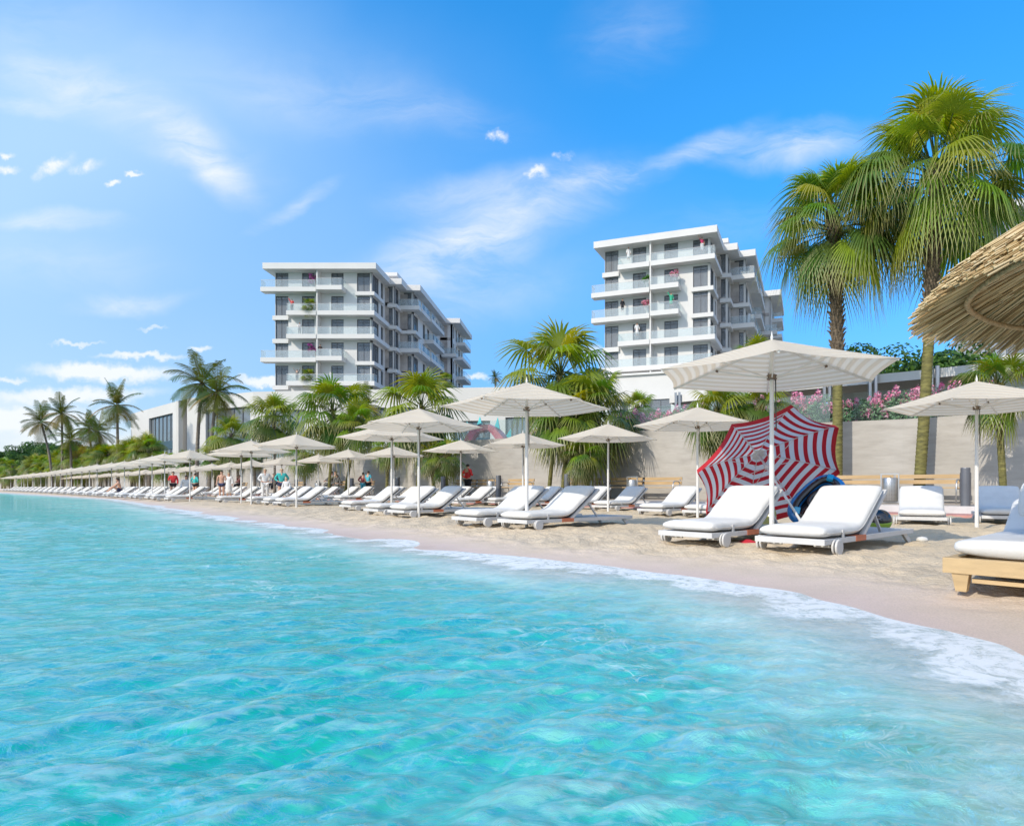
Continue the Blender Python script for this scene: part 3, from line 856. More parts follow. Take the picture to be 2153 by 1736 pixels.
# local x runs inland, local y to the upper side; the foot rail lies along -y from the origin corner
DBW, DBL = 1.5, 2.15
mb = MB(); mb.box(0, .07, -DBW, 0, .098, .198); mb.box(DBL - .07, DBL, -DBW, 0, .098, .198)
mb.box(.07, DBL - .07, -.07, -.002, .10, .196); mb.box(.07, DBL - .07, -DBW + .002, -DBW + .07, .10, .196); mb.build('frame', MWD, t, bevel=.005)
for sx_ in (0, 1):
    for sy_ in (0, 1):
        lg = MB(); cx_ = .055 if sx_ == 0 else DBL - .055; cy_ = -.10 if sy_ == 0 else -DBW + .10
        k = .055
        vs = []
        for zz, kk, dx_ in ((0.0 - .02, .032, .0), (.098, .05, .0)):
            vs += [(cx_ - kk * .9, cy_ - kk, zz), (cx_ + kk * .9, cy_ - kk, zz), (cx_ + kk * .9, cy_ + kk, zz), (cx_ - kk * .9, cy_ + kk, zz)]
        lg.add(vs, [(3, 2, 1, 0), (4, 5, 6, 7), (0, 1, 5, 4), (1, 2, 6, 5), (2, 3, 7, 6), (3, 0, 4, 7)]); lg.build('leg', MWD, t, bevel=.004)
mb = MB(); mb.box(.035, .065, -DBW + .16, -.16, .042, .068); mb.build('stretcher', MWD, t, bevel=.003)
mb = MB()
for k in range(11): mb.box(.09 + k * .18, .09 + k * .18 + .09, -DBW + .07, -.07, .155, .175)
mb.build('slat', MWD, t)
cu = cushion(DBW - .06, .125, bent(1.52, .20, R(34), .06, .1), 1.52 + .52, seed=5, endr=.04, puff=.12, nc=28)
o = cu.build('mattress', MC, t, smooth=True); o.location = (0, -DBW / 2, 0)
fn = bent(.02, .0, R(0), 0)
bb = cushion(DBW - .2, .17, lambda s: ((1.78 + s * math.cos(R(62)), .36 + s * math.sin(R(62))), (-math.sin(R(62)), math.cos(R(62)))), .34, ns=24, seed=8, endr=.09)
o = bb.build('headrest_cushion', MC, t, smooth=True); o.location = (0, -DBW / 2, 0)

# ---------------------------------------------------------------- thatched parasol
TC, TR, TZ = Vector((3.20, 3.02)), 1.41, 1.60
t = thing('thatched_parasol', 'big straw thatched parasol of bundled reeds hanging over the daybed', 'parasol', (TC.x, TC.y, 0))
tr_ = random.Random(3); mb = MB()
for k in range(7500):
    a = tr_.uniform(0, 2 * math.pi); lay = tr_.random()
    e = Vector((math.cos(a), math.sin(a), 0)); sl_ = Vector((-e.y, e.x, 0))
    r0 = tr_.choice((.06, .35, .7, .9)) + tr_.uniform(0, .2)
    r1 = TR - .16 * lay + tr_.uniform(-.07, .05)
    if r0 > r1 - .3: r0 = r1 - .6
    h0 = TZ + (TR - r0) * .50 + .16 * lay; h1 = TZ + (TR - r1) * .50 + .12 * lay + tr_.uniform(-.012, .012)
    p0 = e * r0 + Vector((0, 0, h0)); p1 = e * r1 + sl_ * tr_.uniform(-.10, .10) + Vector((0, 0, h1))
    pm = (p0 + p1) / 2 + Vector((0, 0, tr_.uniform(-.0, .02)))
    c = tr_.choice(((.56, .41, .21), (.64, .48, .26), (.46, .32, .15), (.70, .55, .33), (.34, .22, .10)))
    g = tr_.uniform(.8, 1.15)
    mb.tube([p0, pm, p1], [.0042, .0055, .0045], 4, col=(c[0] * g, c[1] * g, c[2] * g))
mb.build('thatch', M_tint('straw', .7, .06, .2), t)
mb = MB(); mb.lathe([(.10, 2.36), (.13, 2.42), (.05, 2.6)], 12); mb.build('cap', M('straw_cap', (.40, .26, .11), .9), t)
rope = MB(); pts = []
RR = 1.14
for k in range(97):
    a = 2 * math.pi * k / 96; pts.append((RR * math.cos(a), RR * math.sin(a), TZ + (TR - RR) * .5 - .035 + .01 * math.sin(6 * a)))
rope.tube(pts, .016, 7, cap=False); rope.build('rope', M('rope_fibre', (.50, .35, .18), .9, .3, 40, .6, 90), t, smooth=True)
for k in range(8):
    a = 2 * math.pi * (k + .5) / 8; e = Vector((math.cos(a), math.sin(a), 0))
    rb = MB(); rb.beam(e * .05 + Vector((0, 0, TZ + TR * .5 - .03)), e * (TR - .4) + Vector((0, 0, TZ + .19)), .03, .03); rb.build('rafter', MWD, t)
mb = MB(); mb.tube([(0, 0, -.1), (0, 0, 2.5)], .06, 14); mb.build('post', MWD, t, smooth=True)

# ---------------------------------------------------------------- red and white leaning parasol
m = bpy.data.materials.new('red_white_fabric'); nt, N, L = nodes_of(m)
out = node(nt, 'ShaderNodeOutputMaterial'); uvn = node(nt, 'ShaderNodeUVMap'); sp = node(nt, 'ShaderNodeSeparateXYZ', {0: uvn.outputs[0]})
fr_ = node(nt, 'ShaderNodeMath', {0: node(nt, 'ShaderNodeMath', {0: sp.outputs[0], 1: 8.0}, operation='MULTIPLY').outputs[0]}, operation='FRACT')
gt = node(nt, 'ShaderNodeMath', {0: fr_.outputs[0], 1: .46}, operation='LESS_THAN')
wvn = node(nt, 'ShaderNodeTexNoise', {'Vector': node(nt, 'ShaderNodeTexCoord').outputs['Object'], 'Scale': 60.0, 'Detail': 2.0})
mx = node(nt, 'ShaderNodeMix', data_type='RGBA'); L.new(gt.outputs[0], mx.inputs[0]); mx.inputs[6].default_value = (.86, .85, .84, 1); mx.inputs[7].default_value = (.64, .028, .04, 1)
b = node(nt, 'ShaderNodeBsdfPrincipled', {'Roughness': .8, 'Specular IOR Level': .2}); L.new(mx.outputs[2], b.inputs['Base Color'])
bp = node(nt, 'ShaderNodeBump', {'Height': wvn.outputs['Fac'], 'Strength': .25, 'Distance': .01}); L.new(bp.outputs[0], b.inputs['Normal'])
tl = node(nt, 'ShaderNodeBsdfTranslucent'); L.new(mx.outputs[2], tl.inputs[0])
ms = node(nt, 'ShaderNodeMixShader', {0: .42}); L.new(b.outputs[0], ms.inputs[1]); L.new(tl.outputs[0], ms.inputs[2]); L.new(ms.outputs[0], out.inputs[0])
RW_R, RW_H = 1.06, .40
n_ax = Vector((.14, -.76, -.60)).normalized()
rim_c = Vector((2.70, 8.95, .90))
apex = rim_c - n_ax * RW_H
t = thing('striped_parasol', 'open red and white striped parasol leaning on its side on the sand', 'parasol', apex)
zl = -n_ax                                                   # local +z points to the apex side
xl = Vector((1, 0, 0)); xl = (xl - zl * xl.dot(zl)).normalized(); yl = zl.cross(xl)
t.rotation_euler = Matrix((xl, yl, zl)).transposed().to_euler()
me = canopy_mesh(8, RW_R, RW_H, .035, m, nr=20, na=10, scallop=.07)
# pronounced dome
for v in me.vertices:
    r = math.hypot(v.co.x, v.co.y) / RW_R
    v.co.z = v.co.z + .12 * RW_H * math.sin(math.pi * min(1, r)) - RW_H
o = bpy.data.objects.new('canopy', me); COL.objects.link(o); o.parent = t; o.rotation_euler = (0, 0, R(6))
vl = MB()
for sec in range(8):
    for k in range(6):
        q = []
        for kk in (k, k + 1):
            u = kk / 6; a0, a1 = 2 * math.pi * sec / 8, 2 * math.pi * (sec + 1) / 8
            p = Vector((math.cos(a0), math.sin(a0))).lerp(Vector((math.cos(a1), math.sin(a1))), u) * RW_R * (1 - .07 * 4 * u * (1 - u))
            q.append(((p.x, p.y, -RW_H + .001), (p.x * 1.015, p.y * 1.015, -RW_H - .085 - .02 * math.sin(math.pi * u))))
        vl.add([q[0][0], q[1][0], q[1][1], q[0][1]], [(0, 1, 2, 3)])
o2 = vl.build('valance', M('red_fabric', (.55, .025, .035), .8, .08, 8, trans=.25), t); o2.rotation_euler = (0, 0, R(6))
MWP = M('white_paint', (.78, .78, .77), .35, .04, 4)
for k in range(8):
    a = 2 * math.pi * k / 8 + R(6); e = Vector((math.cos(a), math.sin(a), 0))
    rb = MB(); pts = []
    for i in range(9):
        r = i / 8; pts.append(e * (RW_R * r * .99) + Vector((0, 0, RW_H * (1 - r) ** 1.06 + .12 * RW_H * math.sin(math.pi * r) - RW_H - .010)))
    rb.tube(pts, .006, 5); rbo = rb.build('rib', MWP, t, smooth=True)
    sb = MB(); sb.tube([e * .02 + Vector((0, 0, -.34)), pts[4] - Vector((0, 0, .008))], .005, 5); sb.build('strut', MWP, rbo)
mb = MB(); mb.tube([(0, 0, .03), (0, 0, -1.62)], .017, 12); mb.build('pole', MWP, t, smooth=True)
mb = MB(); mb.lathe([(.03, -.37), (.035, -.33), (.02, -.31)], 12); mb.lathe([(.10, -.005 - .02), (.09, .0)], 16); mb.build('runner', MWP, t)

# ---------------------------------------------------------------- pool toys on the sand
MBLU = M('glossy_blue_vinyl', (.01, .22, .62), .08, .15, 3, spec=.8)
MLB = M('light_blue_vinyl', (.02, .42, .75), .15, .1, 3, spec=.8)
MBLK = M('glossy_black_vinyl', (.012, .014, .02), .04, .2, 2, spec=1.0)
t = thing('inflatable_boat', 'shiny blue inflatable boat with a dark inside propped on its side by the lounger', 'inflatable boat', (3.33, 8.8, .47), scale=.84)
fw = Vector((.62, .12, .56)).normalized(); nn = Vector((-.45, -.75, .48)); nn = (nn - fw * nn.dot(fw)).normalized(); sdv = nn.cross(fw)
t.rotation_euler = Matrix((fw, sdv, nn)).transposed().to_euler()
def ring(a_, b_, rr, zz, n=56, m_=14, ex=.75):
    mb = MB(); vs = []; fs = []
    for i in range(n):
        th = 2 * math.pi * i / n; c_, s_ = math.cos(th), math.sin(th)
        cx_ = math.copysign(abs(c_) ** ex, c_) * a_; cy_ = math.copysign(abs(s_) ** ex, s_) * b_
        out_ = Vector((c_ / a_, s_ / b_, 0)).normalized()
        for j in range(m_):
            ph = 2 * math.pi * j / m_
            p = Vector((cx_, cy_, zz)) + out_ * rr * math.cos(ph) + Vector((0, 0, rr * math.sin(ph)))
            vs.append(tuple(p))
    for i in range(n):
        for j in range(m_): fs.append((i * m_ + j, ((i + 1) % n) * m_ + j, ((i + 1) % n) * m_ + (j + 1) % m_, i * m_ + (j + 1) % m_))
    return mb.add(vs, fs)
ring(.45, .24, .095, 0).build('hull', MBLU, t, smooth=True)
ring(.41, .20, .055, .075).build('rim', MBLK, t, smooth=True)
mb = MB(); pts = []
for i in range(40):
    th = 2 * math.pi * i / 40; pts.append((math.copysign(abs(math.cos(th)) ** .75, math.cos(th)) * .42, math.copysign(abs(math.sin(th)) ** .75, math.sin(th)) * .21))
vs = [(x_, y_, -.02 + .03 * math.sin(x_ * 9)) for x_, y_ in pts] + [(0, 0, .01)]
mb.add(vs, [(i, (i + 1) % 40, 40) for i in range(40)]); mb.build('floor', MBLK, t, smooth=True)
ring(.15, .09, .045, .05, 32, 10, 1).build('cushion_ring', MBLK, t, smooth=True)
for s in (-1, 1):
    mb = MB(); mb.box(-.06, .06, -.05, .05, -.02, .05); o = mb.build('handle', MLB, t, bevel=.02); o.location = (s * .40, .05, .13); o.rotation_euler = (.2, .3 * s, .5)
m = M('printed_vinyl', (.62, .48, .05), .2, .0, 7, col2=(.05, .45, .50), spec=.7)
t = thing('pool_float', 'yellow and teal printed pool float standing behind the striped parasol', 'pool float', (2.42, 8.75, 0))
o = ring(.27, .20, .085, 0, 40, 12, 1).build('tube', m, t, smooth=True); o.rotation_euler = (R(76), 0, R(12)); o.location = (0, 0, .275)
mb = MB(); mb.lathe([(.2, -.02), (.2, .02)], 30); o = mb.build('panel', MLB, t); o.rotation_euler = (R(76), 0, R(12)); o.location = (0, 0, .275)
t = thing('beach_ball', 'black and lime green beach ball behind the lounger', 'ball', (4.55, 9.5, .155))
mb = MB(); top = MB()
def hemi(a0, a1):
    mb = MB(); prof = []
    for i in range(13):
        a = lerp(a0, a1, i / 12); prof.append((max(.001, .165 * math.cos(a)), .165 * math.sin(a)))
    return mb.lathe(prof, 32)
hemi(R(-90), R(0)).build('green_half', M('lime_vinyl', (.33, .48, .06), .25, .1, 3), t, smooth=True); hemi(R(0), R(90)).build('black_half', MBLK, t, smooth=True)
t.rotation_euler = (R(12), R(-6), 0)
t = thing('toy_boat', 'small blue and pink toy boat on the sand between the two loungers', 'toy', (2.5, 7.75, 0), R(30))
mb = MB(); mb.add([(-.14, -.05, 0), (.14, -.05, 0), (.14, .05, 0), (-.14, .05, 0), (-.17, -.075, .09), (.21, -.04, .10), (.21, .04, .10), (-.17, .075, .09)], [(3, 2, 1, 0), (4, 5, 6, 7), (0, 1, 5, 4), (1, 2, 6, 5), (2, 3, 7, 6), (3, 0, 4, 7)])
mb.build('hull', MLB, t, bevel=.01); mb = MB(); mb.box(-.1, .08, -.035, .035, .098, .12); mb.build('deck', M('pink_vinyl', (.70, .25, .36), .3), t, bevel=.01)
t = tag(MB().lathe([(.0, .0), (.16, .0), (.15, .018), (.05, .03), (.001, .03)], 5, (0, 0, 0)).build('beach_star', M('lime_plastic', (.45, .50, .03), .4)), 'small lime green star toy on the sand between the two loungers', 'toy'); t.location = (2.15, 7.6, .0)
mb = MB()
for k in range(7): mb.add([(math.cos(a) * (.13 if i % 2 else .07), math.sin(a) * (.13 if i % 2 else .07), .012 + .003 * k) for i, a in enumerate([2 * math.pi * i / 10 for i in range(10)])] if k == 0 else [], [tuple(range(10))] if k == 0 else [])
mb.lathe([(.12, 0), (.11, .02), (.03, .05), (.002, .05)], 10); t = tag(mb.build('sand_toy', M('red_plastic', (.55, .03, .05), .5)), 'small red sand toy on the ground in the shade of the lounger', 'toy'); t.location = (1.98, 7.35, .0)
mb = MB(); mb.lathe([(.001, -.02), (.05, -.01), (.062, .012), (.045, .04), (.001, .05)], 18); t = tag(mb.build('white_stone', M('pale_stone', (.68, .66, .62), .8), smooth=True), 'smooth white stone lying on the sand by the lounger legs', 'stone'); t.location = (X(1938, 7.6), 7.6, .015); t.scale = (1.15, .9, 1)
# ---------------------------------------------------------------- buildings
MWH = M('white_render', (.68, .665, .645), .85, .035, .35)
MWH2 = M('off_white_render', (.62, .60, .57), .85, .04, .25)
MFR = M('window_frame', (.09, .095, .105), .45, .1, 5)
MGL = M_glass('window_glass', clear=.52, dark=(.27, .28, .30))
MRG = M_glass('railing_glass', tint=(.90, .95, .96), clear=.78, dark=(.66, .70, .72), rough=.12)
MIN = M('interior', (.42, .38, .35), .9, .5, .55, col2=(.22, .20, .19))
MCUR = M('curtain', (.55, .54, .52), .9, .15, 3)
MSP = M('blue_grey_panel', (.055, .095, .125), .35, .1, 2)
FH = 3.22


class Face:
    """vertical face in local coordinates: start, direction along, outward normal"""
    def __init__(s, p0, e, n): s.p0, s.e, s.n = Vector(p0), Vector(e).normalized(), Vector(n).normalized()
    def pt(s, a, out_, z): q = s.p0 + s.e * a + s.n * out_; return (q.x, q.y, z)
    def box(s, mb, a0, a1, o0, o1, z0, z1, mat=0):
        v = [s.pt(a0, o0, z0), s.pt(a1, o0, z0), s.pt(a1, o1, z0), s.pt(a0, o1, z0), s.pt(a0, o0, z1), s.pt(a1, o0, z1), s.pt(a1, o1, z1), s.pt(a0, o1, z1)]
        mb.add(v, [(0, 1, 2, 3), (7, 6, 5, 4), (4, 5, 1, 0), (5, 6, 2, 1), (6, 7, 3, 2), (7, 4, 0, 3)], mat)


bl_rng = random.Random(21)


def wall_strip(face, mb, length, ops, z0, z1, th=.3, out_=0.0):
    """wall between z0 and z1 with openings (a0,a1,zb,zt)"""
    a = 0.0
    for a0, a1, zb, zt in sorted(ops):
        if a0 > a + .01: face.box(mb, a, a0, -th, out_, z0, z1)
        if zb > z0 + .01: face.box(mb, a0, a1, -th, out_, z0, zb)
        if zt < z1 - .01: face.box(mb, a0, a1, -th, out_, zt, z1)
        a = a1
    if a < length - .01: face.box(mb, a, length, -th, out_, z0, z1)


def window(face, root, a0, a1, zb, zt, muls=(.5,), transom=True, corner=(0, 0), rail_t=.82, curtain=True):
    fr = MB(); w_ = .06; o0, o1 = -.20, -.10
    face.box(fr, a0, a1, o0, o1, zb, zb + w_); face.box(fr, a0, a1, o0, o1, zt - w_, zt)
    face.box(fr, a0, a0 + w_, o0, o1, zb + w_, zt - w_); face.box(fr, a1 - w_, a1, o0, o1, zb + w_, zt - w_)
    for mu in muls:
        am = lerp(a0, a1, mu); face.box(fr, am - .025, am + .025, o0, o1 - .002, zb + w_, zt - w_)
    if transom:
        zm = lerp(zb, zt, rail_t); face.box(fr, a0 + w_, a1 - w_, o0, o1 - .004, zm - .025, zm + .025)
    f_ = fr.build('window', MFR, root)
    g = MB(); face.box(g, a0 + .02, a1 - .02, -.165, -.150, zb + .02, zt - .02)
    g.build('pane', MGL, f_)
    if curtain and bl_rng.random() < .75:
        c = MB(); wd = a1 - a0; k = bl_rng.random()
        if k < .5: face.box(c, a0 + .05, a0 + .05 + wd * bl_rng.uniform(.15, .4), -.38, -.36, zb + .03, zt - .05)
        if k > .3: face.box(c, a1 - .05 - wd * bl_rng.uniform(.12, .45), a1 - .05, -.38, -.36, zb + .03, zt - .05)
        c.build('curtain', MCUR, f_)
    return f_


def balcony(root, x0, x1, y0, y1, zf, sides, th=.60, rail=.95):
    """slab with a glass railing along the named sides (f front, l, r)"""
    mb = MB(); mb.box(x0, x1, y0, y1, zf - th + .07, zf + .07)
    b_ = mb.build('balcony', MWH, root)
    g = MB(); e = .05; z0, z1 = zf + .072, zf + .07 + rail
    if 'f' in sides: g.box(x0 + e, x1 - e, y0 + e, y0 + e + .02, z0, z1)
    if 'l' in sides: g.box(x0 + e, x0 + e + .02, y0 + e + .022, y1, z0, z1)
    if 'r' in sides: g.box(x1 - e - .02, x1 - e, y0 + e + .022, y1, z0, z1)
    g.build('railing', MRG, b_)
    r2 = MB()
    if 'f' in sides: r2.box(x0 + e - .01, x1 - e + .01, y0 + e - .01, y0 + e + .03, z1, z1 + .03)
    if 'r' in sides: r2.box(x1 - e - .03, x1 - e + .01, y0 + e + .032, y1, z1, z1 + .03)
    if 'l' in sides: r2.box(x0 + e - .01, x0 + e + .03, y0 + e + .032, y1, z1, z1 + .03)
    r2.build('handrail', MWH, b_)
    return b_


ZF0 = 27.95                       # top floor level above the camera datum
ZTOP = 30.43


def tower(label, ox, oy, rot, cfg, z_base, dz=0.0, deep=True):
    root = thing('apartment_tower', label, 'building', (ox, oy, dz), -R(rot))
    nfl = len(cfg)
    blocks = [(13.5, 0.0, 6.0), (14.9, 6.0, 9.0), (16.9, 9.0, 28.0), (19.1, 28.0, 39.0)]
    wall = MB(); core = MB()
    prev = 0.0
    for bi, (u1, v0, v1) in enumerate(blocks):
        ul = 0.0 if bi == 0 else prev
        ff = Face((ul, v0), (1, 0), (0, -1)); fs_ = Face((u1, v0), (0, 1), (1, 0))
        Lf, Ls = u1 - ul, v1 - v0
        for k in range(nfl):
            zf = ZF0 - FH * k; zb, zt = zf + .10, zf + 2.42
            if bi == 0:
                fo = [(.05, 1.83), (3.73, 5.48), (7.79, 9.52), (11.38, 13.42)]; so_ = [(.08, 2.9), (3.9, 5.0)]
                tall = cfg[k][0] == 'L'      # full-height panes where no balcony runs by
                fz = [(zb - (.45 if cfg[k] == 'SL' else 0), zt), (zb, zt), (zb, zt), (zb - (.35 if cfg[k] == 'LS' else 0), zt)]
                sz = [(fz[3][0], zt), (zb, zt)]
            elif bi == 1: fo = [(.35, 1.32)]; so_ = [(.08, 2.1)]; fz = [(zb - .3, zt)]; sz = [(zb - .3, zt)]
            elif bi == 2: fo = [(.5, 1.92)]; so_ = [(.08, 2.9), (6, 7.4), (9, 10.4), (13, 14.3), (15.6, 17)]; fz = [(zb - .3, zt)]; sz = [(zb - .3, zt)] + [(zb, zt)] * 4
            else: fo = []; so_ = [(.9, 1.9), (3.3, 4.4), (6, 7.8), (9, 10.4)]; fz = []; sz = [(zb, zt)] * 4
            z0 = zf - .62 if k < nfl - 1 else z_base; z1 = zf + 2.60 if k > 0 else ZTOP
            o1 = [(a, b_, *z_) for (a, b_), z_ in zip(fo, fz)]; o2 = [(a, b_, *z_) for (a, b_), z_ in zip(so_, sz)]
            wall_strip(ff, wall, Lf, o1, z0, z1)
            wall_strip(fs_, wall, Ls, o2, z0, z1, out_=-.0)
            for i, (a, b_, zb_, zt_) in enumerate(o1):
                window(ff, root, a, b_, zb_, zt_, muls=(.45,) if b_ - a > 1.2 else ())
            for i, (a, b_, zb_, zt_) in enumerate(o2):
                window(fs_, root, a, b_, zb_, zt_, muls=(.33, .66) if b_ - a > 2 else (.5,))
        # left and back walls, dark rooms behind the glass
        wall.box(0, .3, (v0 + .31) if bi == 0 else v0, v1, z_base, ZTOP - .002)
        if bi == 3: wall.box(.31, u1 - .31, v1 - .3, v1, z_base, ZTOP - .003)
        core.box(.8, u1 - .9, v0 + .95 if bi == 0 else v0 - .1, v1 - .1, z_base, ZTOP - .3)
        for k in range(nfl):
            zf = ZF0 - FH * k
            core.box(.32, u1 - .32, v0 + (.32 if bi == 0 else -.1), v1 - .05, zf - .45, zf + .02)
        prev = u1
    wall.build('wall', MWH, root); core.build('interior', MIN, root)
    # roof slabs
    rv = [(-1.0, 14.5, -1.55, 5.0), (-.6, 16.2, 5.0, 8.0), (-.6, 18.2, 8.0, 27.0), (-.6, 20.7, 27.0, 40.2)]
    mb = MB()
    for i, (a, b_, c, d) in enumerate(rv): mb.box(a, b_, c, d, ZTOP + .001, ZTOP + .83 + i * .008)
    rf = mb.build('roof', MWH, root)
    mb = MB(); mb.box(6.3, 13.4, 9.2, 19.5, ZTOP + .83, ZTOP + 2.2); mb.box(5.4, 14.7, 8.0, 20.5, ZTOP + 2.2, ZTOP + 2.75); mb.box(13.4, 14.5, 8.4, 9.2, ZTOP + .86, ZTOP + 1.5); mb.build('penthouse', MWH, rf)
    # front balconies, divider fin
    fin = MB(); fin.box(6.19, 6.36, -1.15, -.002, z_base, ZTOP); fin.build('divider_fin', MWH, root)
    for k in range(nfl):
        zf = ZF0 - FH * k
        if cfg[k] == 'LS':
            balcony(root, -1.4, 6.18, -1.35, -.003, zf, 'fl'); balcony(root, 6.0, 9.9, -1.75, -1.36, zf + .17, 'fr') if False else balcony(root, 6.37, 9.9, -1.75, -.003, zf + .12, 'fr')
            mb = MB(); mb.box(11.2, 13.9, -.35, -.003, zf - .75, zf - .25); mb.box(13.503, 13.9, -.003, 4.2, zf - .75, zf - .25); mb.build('ledge', MWH, root)
        elif cfg[k] == 'SL':
            balcony(root, 2.1, 6.18, -1.25, -.003, zf + .02, 'fl'); balcony(root, 6.37, 14.2, -1.3, -.003, zf, 'fr')
            mb = MB(); mb.box(13.503, 14.2, -.001, 5.9, zf - .53, zf + .07); mb.build('side_ledge', MWH, root)
            mb = MB(); mb.box(-.25, 1.95, -.3, -.003, zf - .95, zf - .36); mb.box(-.25, -.003, -.003, 3, zf - .95, zf - .36); mb.build('ledge', MWH, root)
        else:
            balcony(root, -.5, 13.9, -1.3, -.003, zf, 'flr')
        # side balconies and ledges of the rear blocks
        mb = MB(); mb.box(14.903, 15.3, 5.7, 8.9, zf - .72, zf - .22); mb.box(13.9, 14.9, 5.65, 5.998, zf - .72, zf - .22); mb.build('ledge', MWH, root)
        if k % 2 == 0: balcony(root, 15.0, 18.1, 7.6, 8.998, zf, 'fr'); balcony(root, 16.903, 18.2, 9.3, 14.5, zf, 'r')
        else: mb = MB(); mb.box(15.3, 17.4, 8.6, 8.998, zf - .72, zf - .2); mb.box(16.903, 17.4, 8.999, 12.4, zf - .72, zf - .2); mb.build('ledge', MWH, root)
        balcony(root, 16.903, 18.4, 14.8 + (k % 2) * 1.2, 24.5, zf - .002, 'fr')
        balcony(root, 17.4, 20.1, 26.6, 27.998, zf, 'f') if k % 2 else None
        balcony(root, 19.103, 20.7, 29.5 if k % 2 else 32, 38.8, zf, 'fr')
    return root


T1 = tower('white apartment tower seen flat on, with magenta flowers on its balconies', -42.0, 88.0, 0, ['LS', 'SL', 'SL', 'LS', 'SL'], 13.2)
T2 = tower('white apartment tower with angled front standing between the fan palm clump and the tallest palms', X(1271, 81.8), 81.8, 20, ['SL', 'LS', 'LS', 'SL', 'XX'], 13.9, dz=.6)
T3 = tower('white apartment tower almost wholly hidden behind the tallest palm and the straw parasol', X(2112, 70), 70, 24, ['SL', 'LS', 'SL', 'LS', 'SL', 'LS'], 3.0, dz=.4)

# long low podium building
PZ = 13.5
PP = [(X(px, d), d) for px, d in ((275, 111.6), (375, 94.6))]
PQ = [(X(px, d), d) for px, d in ((393, 92.2), (532, 85.6), (815, 83.3), (1048, 81.6), (1262, 80.8))]
root = thing('podium_building', 'long low white building with tall dark glazed openings running below the flat fronted tower', 'building', (0, 0, 0))
wall = MB(); core = MB()


def seg(p0, p1):
    e = (Vector(p1) - Vector(p0)); n = Vector((e.y, -e.x)).normalized()
    return Face(p0, e.normalized(), n), e.length


def along(p0, p1, px):
    k = (px - CX) / F; fa, fb = p0[0] - k * p0[1], p1[0] - k * p1[1]
    return (fa / (fa - fb)) * (Vector(p1) - Vector(p0)).length


def tall_glazing(face, a0, a1, zb, zt, n, band=None):
    fr = MB(); o0, o1 = -.45, -.30
    face.box(fr, a0, a1, o0, o1, zb, zb + .15); face.box(fr, a0, a1, o0, o1, zt - .15, zt)
    for k in range(n + 1):
        am = lerp(a0 + .12, a1 - .12, k / n); face.box(fr, am - .10, am + .10, o0, o1 + .01, zb + .15, zt - .15)
    f_ = fr.build('window', MFR, root)
    g = MB(); face.box(g, a0 + .05, a1 - .05, -.40, -.37, zb + .1, zt - .1); g.build('pane', M_glass('pale_glass', clear=.25, dark=(.22, .25, .28), rough=.04), f_)
    if band:
        b_ = MB(); face.box(b_, a0 + .02, a1 - .02, -.36, -.26, band[0], band[1]); b_.build('spandrel', MSP, f_)


runs = [(PP[0], PP[1], [(313, 363, 4.2, 11.9, 6, (6.5, 7.8))]),
        (PQ[0], PQ[1], [(432, 526, 4.0, 11.6, 5, (6.0, 7.6))]),
        (PQ[1], PQ[2], [(556, 640, 4.0, 11.0, 5, (6.2, 7.6)), (768, 812, 8.6, 11.1, 3, None)]),
        (PQ[2], PQ[3], [(826, 872, 8.6, 11.1, 3, None), (882, 936, 4.0, 7.6, 4, None), (952, 1030, 4.0, 9.2, 6, (6.4, 7.0))]),
        (PQ[3], PQ[4], [(1062, 1120, 4.0, 9.6, 5, (6.6, 7.2)), (1140, 1200, 4.0, 9.6, 5, (6.6, 7.2))])]
for p0, p1, wins in runs:
    fc, ln_ = seg(p0, p1)
    ops = []
    for a, b_, zb, zt, n, bd in wins:
        a0, a1 = along(p0, p1, a), along(p0, p1, b_); ops.append((a0, a1, zb, zt)); tall_glazing(fc, a0, a1, zb, zt, n, bd)
    wall_strip(fc, wall, ln_, ops, UP_Z - .3, PZ, th=.6)
    fc.box(core, .1, ln_ - .1, -1.6, -1.4, UP_Z, PZ - .4)
for p0, p1 in ((PP[1], (PP[1][0] + 1.5, PP[1][1] + 5)), ((PQ[0][0] + .2, PQ[0][1] + 5.5), PQ[0])):
    fc, ln_ = seg(p0, p1); wall_strip(fc, wall, ln_, [], UP_Z - .3, PZ - .004, th=.5)
fc, ln_ = seg((PP[1][0] + 1.5, PP[1][1] + 5), (PQ[0][0] + .2, PQ[0][1] + 5.5)); mb = MB(); wall_strip(fc, mb, ln_, [], UP_Z, PZ - .5, th=.3); mb.build('recess_panel', MSP, root)
fc, ln_ = seg((PP[0][0] + 14, PP[0][1] + 16), PP[0]); wall_strip(fc, wall, ln_, [], UP_Z - .3, PZ - .003, th=.6)
wall.build('wall', MWH2, root); core.build('interior', MIN, root)
mb = MB(); pts = [PP[0], PP[1], PQ[0], PQ[1], PQ[2], PQ[3], PQ[4]]
bk = [(p[0] + 2, p[1] + 34) for p in pts]
ribbon(bk, pts, [PZ - .02] * 7, [PZ - .02] * 7, mb); mb.build('roof', M('roof_gravel', (.42, .41, .39), .9), root)
